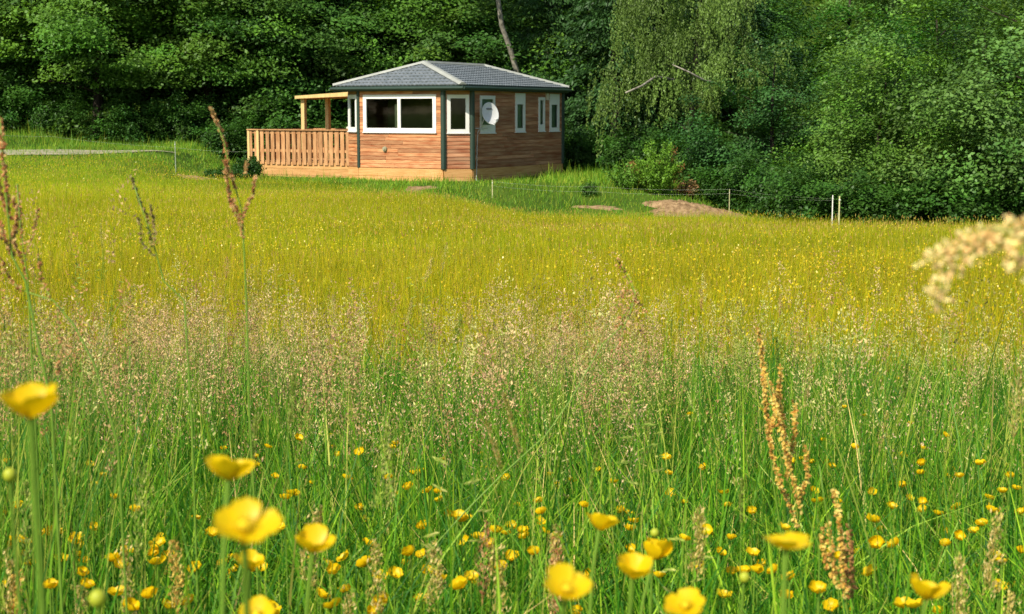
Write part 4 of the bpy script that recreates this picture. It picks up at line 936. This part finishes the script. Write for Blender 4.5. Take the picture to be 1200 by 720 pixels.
def near_what(px):
    for lim, what in ((95, 'under the largest blurred buttercup'), (215, 'left of the wide open buttercup'), (325, 'around the wide open buttercup'), (430, 'around the ragged cupped buttercup'), (530, 'midway between the left and centre close buttercups'), (620, 'just left of the centre close group'), (720, 'in the left half of the centre close group'), (830, 'in the right half of the centre close group'), (900, 'just left of the saucer shaped buttercup'), (1000, 'around the golden sorrel spikes'), (1110, 'around the close buttercup near the right corner'), (9999, 'at the right edge of the photo')):
        if px < lim: return what
def lab(px, py):
    row = 'far and tiny' if py < 545 else ('at middle distance' if py < 625 else 'fairly near')
    return 'small yellow buttercup, %s, %s' % (row, near_what(px)), 'small buttercups %s %s' % (row, near_what(px))
for (a, b_) in MID: mid(a+rnd.uniform(-2, 2), b_, rnd.uniform(.50, .62), *lab(a, b_))
for k in range(145):
    a = rnd.uniform(-30, 1230); b_ = 470+250*rnd.random()**0.62
    if b_ < 520 and a < 700: b_ += 60
    mid(a, b_, rnd.uniform(.36, .60), *lab(a, b_))

# ---------------------------------------------------------------- individual tall stalks
def seeds_mesh(pts_list, size, col, dens, mt, spread=0.0, blob=False):
    """seeds clustered along polylines"""
    pos = []; dirs = []
    for pts in pts_list:
        for a, b_ in zip(pts[:-1], pts[1:]):
            L_ = (b_-a).length; n = max(1, int(L_*dens))
            for i in range(n):
                t = (i+rnd.random())/n; d = Vector((rnd.gauss(0, 1), rnd.gauss(0, 1), rnd.gauss(0, 1))).normalized()
                pos.append(a.lerp(b_, t)+d*spread*rnd.uniform(.3, 1)); dirs.append((d+(b_-a).normalized()*0.4).normalized())
    pos = np.array([tuple(p) for p in pos]); A = np.array([tuple(d) for d in dirs]); n = len(pos)
    s = size*rng.uniform(.6, 1.3, (n, 1)); B = perp(A); C2 = np.cross(A, B)
    c = np.array(col)[rng.integers(0, len(col), n)]*(1+rng.uniform(-.25, .25, (n, 1)))
    return merge([diamonds(pos, A*s*.5, B*s*.38, c, 0.1), diamonds(pos, A*s*.5, C2*s*.38, c*1.05, 0.1)])
def stalk(name, cat, path, Y, rad, heads, size, col, dens, spread, label, group=None, stemmat=None, leaf=None, dy=0.0):
    """path: photograph pixels from low to high at depth Y; the root goes on down to the ground"""
    q = [P(a, b_, Y+dy*i/len(path)) for i, (a, b_) in enumerate(path)]
    d = (q[0]-q[1]); zg = g1(q[0].x, q[0].y)
    if q[0].z > zg+0.02:
        root = Vector((q[0].x + d.x*0.35, q[0].y + 0.01, zg-0.01)); q = [root, (root+q[0])/2+Vector((d.x*.1, 0, 0))]+q
    o = empty(name, q[0]); tag(o, label, cat, group); n = len(q); loc = q[0]
    mb = MB(); mb.tube([p-loc for p in q], [rad*(1-0.65*i/(n-1)) for i in range(n)], 6); mb.build('stem', stemmat or M['stem'], o, True)
    hp = []
    for h in heads: hp.append([P(a, b_, Y+rnd.uniform(-.012, .012)*Y)-loc for (a, b_) in h])
    for h in heads[1:]:
        pass
    V, Q, Cc = seeds_mesh(hp, size*1.15, col, dens*1.25, None, spread)
    tag(link('seed_head', npmesh('seed_head', V, Q, Cc, M['dry']), o), kind='stuff')
    mb = MB()
    for h in hp: mb.tube(h, [rad*.35]*len(h), 4)
    tag(mb.build('twigs', stemmat or M['stem'], o), kind='stuff')
    if leaf:
        for (pts, wd) in leaf:
            ql = [P(a, b_, Y)-loc for (a, b_) in pts]; nl = len(ql); mb = MB()
            for i, p in enumerate(ql):
                t = i/(nl-1); w_ = wd*(1-t**2)*.5+.0002; mb.v += [tuple(p+Vector((-w_, 0.3*w_, 0))), tuple(p+Vector((w_, -0.3*w_, 0)))]
            mb.f = [(2*i, 2*i+1, 2*i+3, 2*i+2) for i in range(nl-1)]; mb.build('leaf', M['stem'], o)
    return o
RD = [(0.56, 0.29, 0.12), (0.66, 0.40, 0.18), (0.58, 0.40, 0.16), (0.48, 0.20, 0.08)]
YL = [(0.74, 0.54, 0.11), (0.66, 0.42, 0.09), (0.78, 0.62, 0.18), (0.50, 0.26, 0.06)]
GG = [(0.22, 0.32, 0.04), (0.32, 0.40, 0.06), (0.50, 0.50, 0.14)]
DG = [(0.10, 0.19, 0.02), (0.17, 0.26, 0.03), (0.36, 0.40, 0.09)]
CM = [(0.56, 0.44, 0.11), (0.32, 0.33, 0.05), (0.72, 0.56, 0.22)]
GP = 'tall sorrel stalks'
rng = np.random.default_rng(105)
stalk('sorrel', 'plant', [(300, 620), (292, 480), (289, 360), (284, 250), (270, 200), (262, 165), (247, 127)], 1.7, .0016,
      [[(247, 127), (262, 162), (267, 190), (273, 212)], [(276, 222), (268, 200), (262, 188)], [(283, 255), (296, 228), (299, 206)], [(283, 262), (270, 240), (264, 200)], [(285, 280), (279, 250), (272, 232)], [(287, 205), (289, 190)]], .0042, RD, 900, .0022, 'tallest rusty sorrel spike, rising in front of the veranda railing', GP)
stalk('sorrel', 'plant', [(225, 500), (219, 400), (216, 352), (192, 330), (181, 290), (172, 262), (153, 205)], 1.9, .0017,
      [[(153, 205), (162, 232), (172, 252), (178, 290)], [(180, 300), (166, 284), (163, 255)], [(182, 285), (180, 262), (176, 240)]], .0040, [(0.40, 0.30, 0.10), (0.34, 0.24, 0.09), (0.44, 0.36, 0.16)], 700, .0030, 'curving sorrel stalk with a dark joint, left of the tallest spike', GP)
stalk('sorrel', 'plant', [(60, 470), (44, 400), (30, 330), (14, 300), (8, 240), (3, 190), (0, 138)], 1.5, .0019,
      [[(0, 138), (3, 175), (7, 210), (11, 250)], [(12, 255), (2, 235), (-3, 200)], [(14, 285), (20, 255), (16, 232)], [(16, 300), (4, 280), (0, 262)]], .0046, RD, 850, .0028, 'rusty sorrel spike at the left edge of the photo', GP)
stalk('sorrel', 'plant', [(42, 500), (36, 400), (33, 330), (24, 270), (20, 215)], 1.9, .0016, [[(20, 215), (24, 250), (27, 290)], [(30, 300), (40, 270), (44, 245)], [(32, 325), (24, 300), (14, 280)]], .0040, RD, 650, .0028, 'slender sorrel beside the rusty spike at the left edge', GP)
stalk('sorrel', 'plant', [(138, 520), (112, 430), (86, 380), (62, 352), (24, 340)], 1.6, .0018, [[(24, 340), (10, 325), (0, 300)], [(66, 355), (72, 410), (66, 440)], [(60, 350), (48, 330), (46, 300)]], .0040, RD, 500, .0030, 'leaning sorrel with a dark bare stem crossing the left side', GP)
stalk('sorrel', 'plant', [(484, 668), (545, 600), (590, 555), (640, 510), (668, 470), (705, 405), (736, 375), (745, 345), (738, 325), (722, 303)], 2.2, .0015,
      [[(722, 303), (732, 320), (742, 340), (748, 352)], [(743, 352), (730, 372), (718, 385)], [(744, 348), (754, 360), (757, 372)], [(738, 340), (728, 345), (722, 360)], [(736, 370), (728, 395), (718, 412)]], .0045, RD, 330, .0060, 'long curved green sorrel stem leaning right across the centre', GP, dy=.25)
stalk('sorrel', 'plant', [(918, 640), (905, 560), (900, 480), (896, 430), (889, 385)], 2.0, .0016,
      [[(889, 385), (893, 420), (897, 470), (903, 520)], [(905, 500), (912, 470), (915, 430)], [(900, 500), (906, 540), (916, 575)], [(912, 460), (918, 500), (922, 545)], [(922, 560), (932, 500), (931, 470)], [(910, 560), (925, 590), (935, 620)]], .0052, YL, 900, .0042, 'pale golden sorrel with several seeded branches right of centre', GP)
stalk('sorrel', 'plant', [(960, 640), (940, 590), (925, 540), (908, 480), (898, 440)], 1.95, .0016, [[(898, 440), (912, 490), (925, 550), (940, 600)], [(936, 590), (946, 560), (945, 525)]], .0052, YL, 850, .0042, 'golden sorrel arching down behind the saucer shaped buttercup', GP)
stalk('sorrel', 'plant', [(1000, 760), (990, 700), (976, 650), (968, 600), (960, 545)], 1.6, .0017, [[(978, 575), (984, 620), (988, 660), (990, 700)], [(970, 610), (974, 650), (982, 690)], [(962, 622), (968, 660), (978, 680)]], .0050, YL, 800, .0040, 'golden sorrel spike near the bottom right of the saucer shaped buttercup', GP)
stalk('sorrel', 'plant', [(1003, 760), (999, 700), (996, 640), (994, 600)], 1.65, .0017, [[(994, 615), (998, 650), (998, 700)], [(990, 640), (992, 700)]], .0050, [(0.48, 0.26, 0.09), (0.40, 0.20, 0.07)], 900, .0045, 'rust brown withered spike beside the golden sorrel spike', GP)
stalk('sorrel', 'plant', [(1290, 560), (1262, 420), (1240, 330), (1215, 290), (1180, 270), (1150, 268)], 0.62, .0013,
      [[(1225, 262), (1195, 268), (1170, 274), (1145, 280), (1120, 296), (1085, 303)], [(1118, 300), (1108, 318), (1102, 340), (1100, 352)], [(1172, 268), (1176, 280), (1168, 292)], [(1205, 275), (1195, 300), (1192, 320)], [(1150, 280), (1138, 296), (1128, 300)]], .0027, [(0.90, 0.78, 0.34), (0.82, 0.58, 0.26), (0.86, 0.72, 0.34)], 2400, .0075, 'out of focus pale sorrel head hanging in from the right edge', GP)

# cocksfoot, foxtail and meadow grass heads that stand out
def spike(px, py, Y, ln, wd, col, bend, kind, label, group):
    top = P(px, py, Y); zg = g1(top.x, Y); bx_ = rnd.uniform(-.05, .05); root = Vector((top.x+bx_-bend*.5, Y+rnd.uniform(-.03, .03), zg-0.01)); H = top.z-root.z
    if H < ln*1.3: H = ln*1.3
    pts = []; n = 12
    for i in range(n+1):
        t = i/n; pts.append(Vector(((top.x-root.x-bend)*t + bend*t**5, (Y-root.y)*t, H*(t-0.25*abs(bend)*t**6))))
    o = empty({'dactylis': 'cocksfoot_grass', 'foxtail': 'foxtail_grass', 'brome': 'brome_grass', 'fog': 'velvet_grass'}[kind], root); tag(o, label, 'grass head', group)
    mb = MB(); mb.tube(pts, [.0012*(1-.5*i/n) for i in range(n+1)], 5, False); mb.build('stem', M['stem'], o, True)
    def at(s): 
        t = min(.9999, max(0, s))*n; i = int(t); return pts[i].lerp(pts[i+1], t-i)
    pos, A, B, cc = [], [], [], []
    if kind == 'foxtail':
        N_ = int(ln*2600)
        for i in range(N_):
            t = rnd.random(); s = 1-t*ln/H; c = at(s); r_ = wd*(math.sin(math.pi*min(1, .08+t*.9))**.5)*.5; a = rnd.uniform(0, 6.28); d = Vector((math.cos(a), math.sin(a), 1.3)).normalized()
            pos.append(c+Vector((math.cos(a), math.sin(a), 0))*r_*.7); A.append(d*.0032); B.append(Vector((-math.sin(a), math.cos(a), 0))*.0010)
    elif kind == 'dactylis':
        for b_ in range(14):
            s = 1-(b_/14)*ln/H; c = at(s); a = rnd.uniform(0, 6.28); out = Vector((math.cos(a), math.sin(a), .7)).normalized(); L_ = wd*(.25+.8*b_/14)*rnd.uniform(.5, 1.1); m_ = c+out*L_
            for i in range(26):
                d = Vector((rnd.gauss(0, .5), rnd.gauss(0, .5), rnd.gauss(.6, .4)))+out*.5; d.normalize(); pos.append(m_+Vector((rnd.gauss(0, .0035), rnd.gauss(0, .0035), rnd.gauss(0, .006)))); A.append(d*.0036); e = d.cross(Vector((rnd.random(), rnd.random(), rnd.random()))).normalized(); B.append(e*.0011)
    elif kind == 'brome':
        for b_ in range(7):
            s = 1-(b_/7)*ln/H; c = at(s); sg = 1 if b_ % 2 else -1; out = Vector((sg*rnd.uniform(.5, 1), rnd.uniform(-.5, .5), rnd.uniform(-.3, .5))).normalized(); L_ = wd*rnd.uniform(.4, 1.2); m_ = c+out*L_
            for i in range(16):
                t = i/15; p_ = m_+out*(t-.5)*.016; w_ = .0022*math.sin(math.pi*(t*.9+.05)); a = rnd.uniform(0, 6.28)
                pos.append(p_+Vector((0, rnd.gauss(0, w_*.5), rnd.gauss(0, w_*.5)))); A.append((out*.9+Vector((0, 0, .2))).normalized()*.0040); B.append(Vector((0, .3, 1)).normalized()*.0011)
    else:
        for i in range(260):
            t = rnd.random(); s = 1-t*ln/H; c = at(s); a = rnd.uniform(0, 6.28); r_ = wd*.5*math.sin(math.pi*min(1, t+.06))*rnd.random()**.5; d = Vector((math.cos(a)*.5, math.sin(a)*.5, 1)).normalized()
            pos.append(c+Vector((math.cos(a), math.sin(a), -.2))*r_); A.append(d*.0030); B.append(Vector((-math.sin(a), math.cos(a), 0))*.0010)
    f = lambda l: np.array([tuple(v_) for v_ in l]); n_ = len(pos); c_ = np.array(col)[rng.integers(0, len(col), n_)]*(1+rng.uniform(-.25, .25, (n_, 1)))
    tag(link('seed_head', npmesh('seed_head', *diamonds(f(pos), f(A), f(B), c_, 0.1), M['dry']), o), kind='stuff')
    return o
SP = [ # px py kind col bend
 (118,262,'fog',CM,.0),(122,290,'brome',DG,.03),(95,300,'brome',GG,-.03),(132,345,'brome',DG,.04),(45,290,'foxtail',DG,.01),(148,330,'brome',DG,-.02),(320,315,'brome',GG,-.05),(345,330,'brome',DG,.03),(230,330,'foxtail',RD,.01),(252,318,'fog',RD,.0),(266,300,'fog',RD,.01),
 (419,336,'brome',DG,.01),(400,380,'brome',GG,-.02),(462,392,'brome',DG,.04),(483,350,'dactylis',CM,.04),(506,300,'dactylis',CM,.06),(524,280,'fog',CM,.05),(541,366,'dactylis',DG,.07),(550,352,'fog',RD,.0),(487,322,'brome',GG,-.04),(490,385,'brome',GG,-.05),(618,345,'fog',PK,.0),(545,395,'fog',PK,.0),
 (390,345,'fog',PK,.0),(410,355,'fog',RD,.0),(705,365,'dactylis',CM,.02),(740,420,'brome',GG,.0),(787,375,'foxtail',GG,.01),(797,372,'foxtail',GG,.02),(830,392,'foxtail',GG,-.01),(868,350,'foxtail',CM,-.04),(850,425,'foxtail',DG,-.05),(874,395,'dactylis',GG,.03),
 (910,395,'foxtail',DG,.0),(820,335,'fog',RD,-.03),(915,345,'fog',RD,.0),(1035,410,'foxtail',CM,-.06),(1063,425,'foxtail',DG,.0),(1005,405,'foxtail',GG,.0),(985,430,'fog',PK,.0),(950,415,'fog',PK,.0),(1110,385,'dactylis',GG,.03),(1125,375,'brome',GG,.02),(1090,410,'brome',GG,.03),(1150,440,'foxtail',DG,.0),(1180,405,'dactylis',CM,.0),(1140,400,'fog',CM,.0),(1195,430,'fog',CM,.0),
 (200,575,'dactylis',CM,.0),(220,600,'dactylis',CM,.01),(145,640,'dactylis',CM,-.01),(135,590,'dactylis',CM,.01),(205,640,'dactylis',YL,.0),(376,590,'foxtail',CM,.02),(370,600,'dactylis',CM,.02),(516,605,'dactylis',CM,.0),(508,640,'dactylis',CM,.01),(440,640,'dactylis',CM,.0),(436,610,'dactylis',CM,.0),(590,650,'dactylis',YL,.0),(602,640,'dactylis',YL,.02),(580,645,'dactylis',CM,-.01),(570,610,'fog',RD,.0),(652,620,'dactylis',CM,.01),(650,640,'dactylis',RD,.0),
 (820,600,'dactylis',CM,.02),(806,630,'brome',GG,.02),(1125,660,'dactylis',CM,.0),(1170,610,'dactylis',CM,.0),(1185,700,'dactylis',CM,.0),(8,655,'dactylis',CM,.0),(22,680,'dactylis',YL,.0),(95,690,'dactylis',CM,.0),(165,700,'dactylis',RD,.0),(410,700,'dactylis',CM,.0),(545,545,'brome',GG,.03),(765,470,'brome',GG,.03),(745,480,'brome',DG,-.02),(300,480,'foxtail',GG,.03),(320,455,'foxtail',GG,-.03),(345,430,'foxtail',GG,.04),(60,420,'foxtail',DG,.02),(5,370,'foxtail',DG,.0),(455,500,'dactylis',GG,.02),(590,450,'foxtail',CM,-.05),(570,480,'foxtail',CM,-.06),(700,520,'foxtail',GG,.03),(1040,480,'fog',CM,.02),(870,560,'foxtail',GG,.0),(30,560,'fog',GG,.02),(170,540,'fog',GG,.02),
]
def high_what(px):
    for lim, what in ((60, 'at the left edge'), (140, 'left of the curving sorrel stalk'), (215, 'beside the curving sorrel stalk'), (290, 'beside the tallest sorrel spike'), (370, 'right of the tallest sorrel spike'), (440, 'below the lodge front window'), (500, 'below the right front corner of the lodge'), (560, 'below the satellite dish'), (650, 'below the far end of the lodge'), (760, 'around the long curved sorrel stem'), (840, 'right of the long curved sorrel stem'), (900, 'left of the golden sorrel'), (1000, 'right of the golden sorrel'), (1080, 'left of the blurred sorrel head'), (1140, 'under the blurred sorrel head'), (9999, 'at the right edge')):
        if px < lim: return what
KW = {'dactylis': ('cocksfoot', .10, .013), 'foxtail': ('foxtail', .070, .0085), 'brome': ('brome', .15, .028), 'fog': ('velvet', .12, .030)}
DESC = {id(CM): 'cream', id(DG): 'dark green', id(GG): 'grey green', id(RD): 'rusty brown', id(PK): 'pinkish tan', id(YL): 'golden'}
FORM = {'dactylis': 'lumpy', 'foxtail': 'slim', 'brome': 'loose', 'fog': 'feathery'}
for (a, b_, kd, cl, bd) in SP:
    k = (b_-133)/F_PX; hgt = rnd.uniform(.72, .92); lo, hi_ = 1.3, 9.
    for _ in range(30):
        d = (lo+hi_)/2
        if k*d < .95-g1((a-600)/F_PX*d, d)-hgt: lo = d
        else: hi_ = d
    d = min(max(d, 1.8), 6.0); nm, ln, wd = KW[kd]
    side = 'left' if a < 400 else ('middle' if a < 800 else 'right'); lvl = 'above the haze' if b_ < 450 else 'low down'
    if kd == 'dactylis' and b_ > 560 and rnd.random() < .35: continue
    spike(a, b_, d, ln*rnd.uniform(.8, 1.2), wd*rnd.uniform(.8, 1.2), cl, bd, kd, '%s %s grass head, %s' % (DESC[id(cl)], FORM[kd], (lvl+', '+near_what(a)) if b_ > 500 else ('%s, %s' % (lvl, high_what(a)))), 'grass heads standing out of the meadow')
print('objects', len(bpy.data.objects), 'tris', sum(len(me.loops)-2*len(me.polygons) for me in bpy.data.meshes))
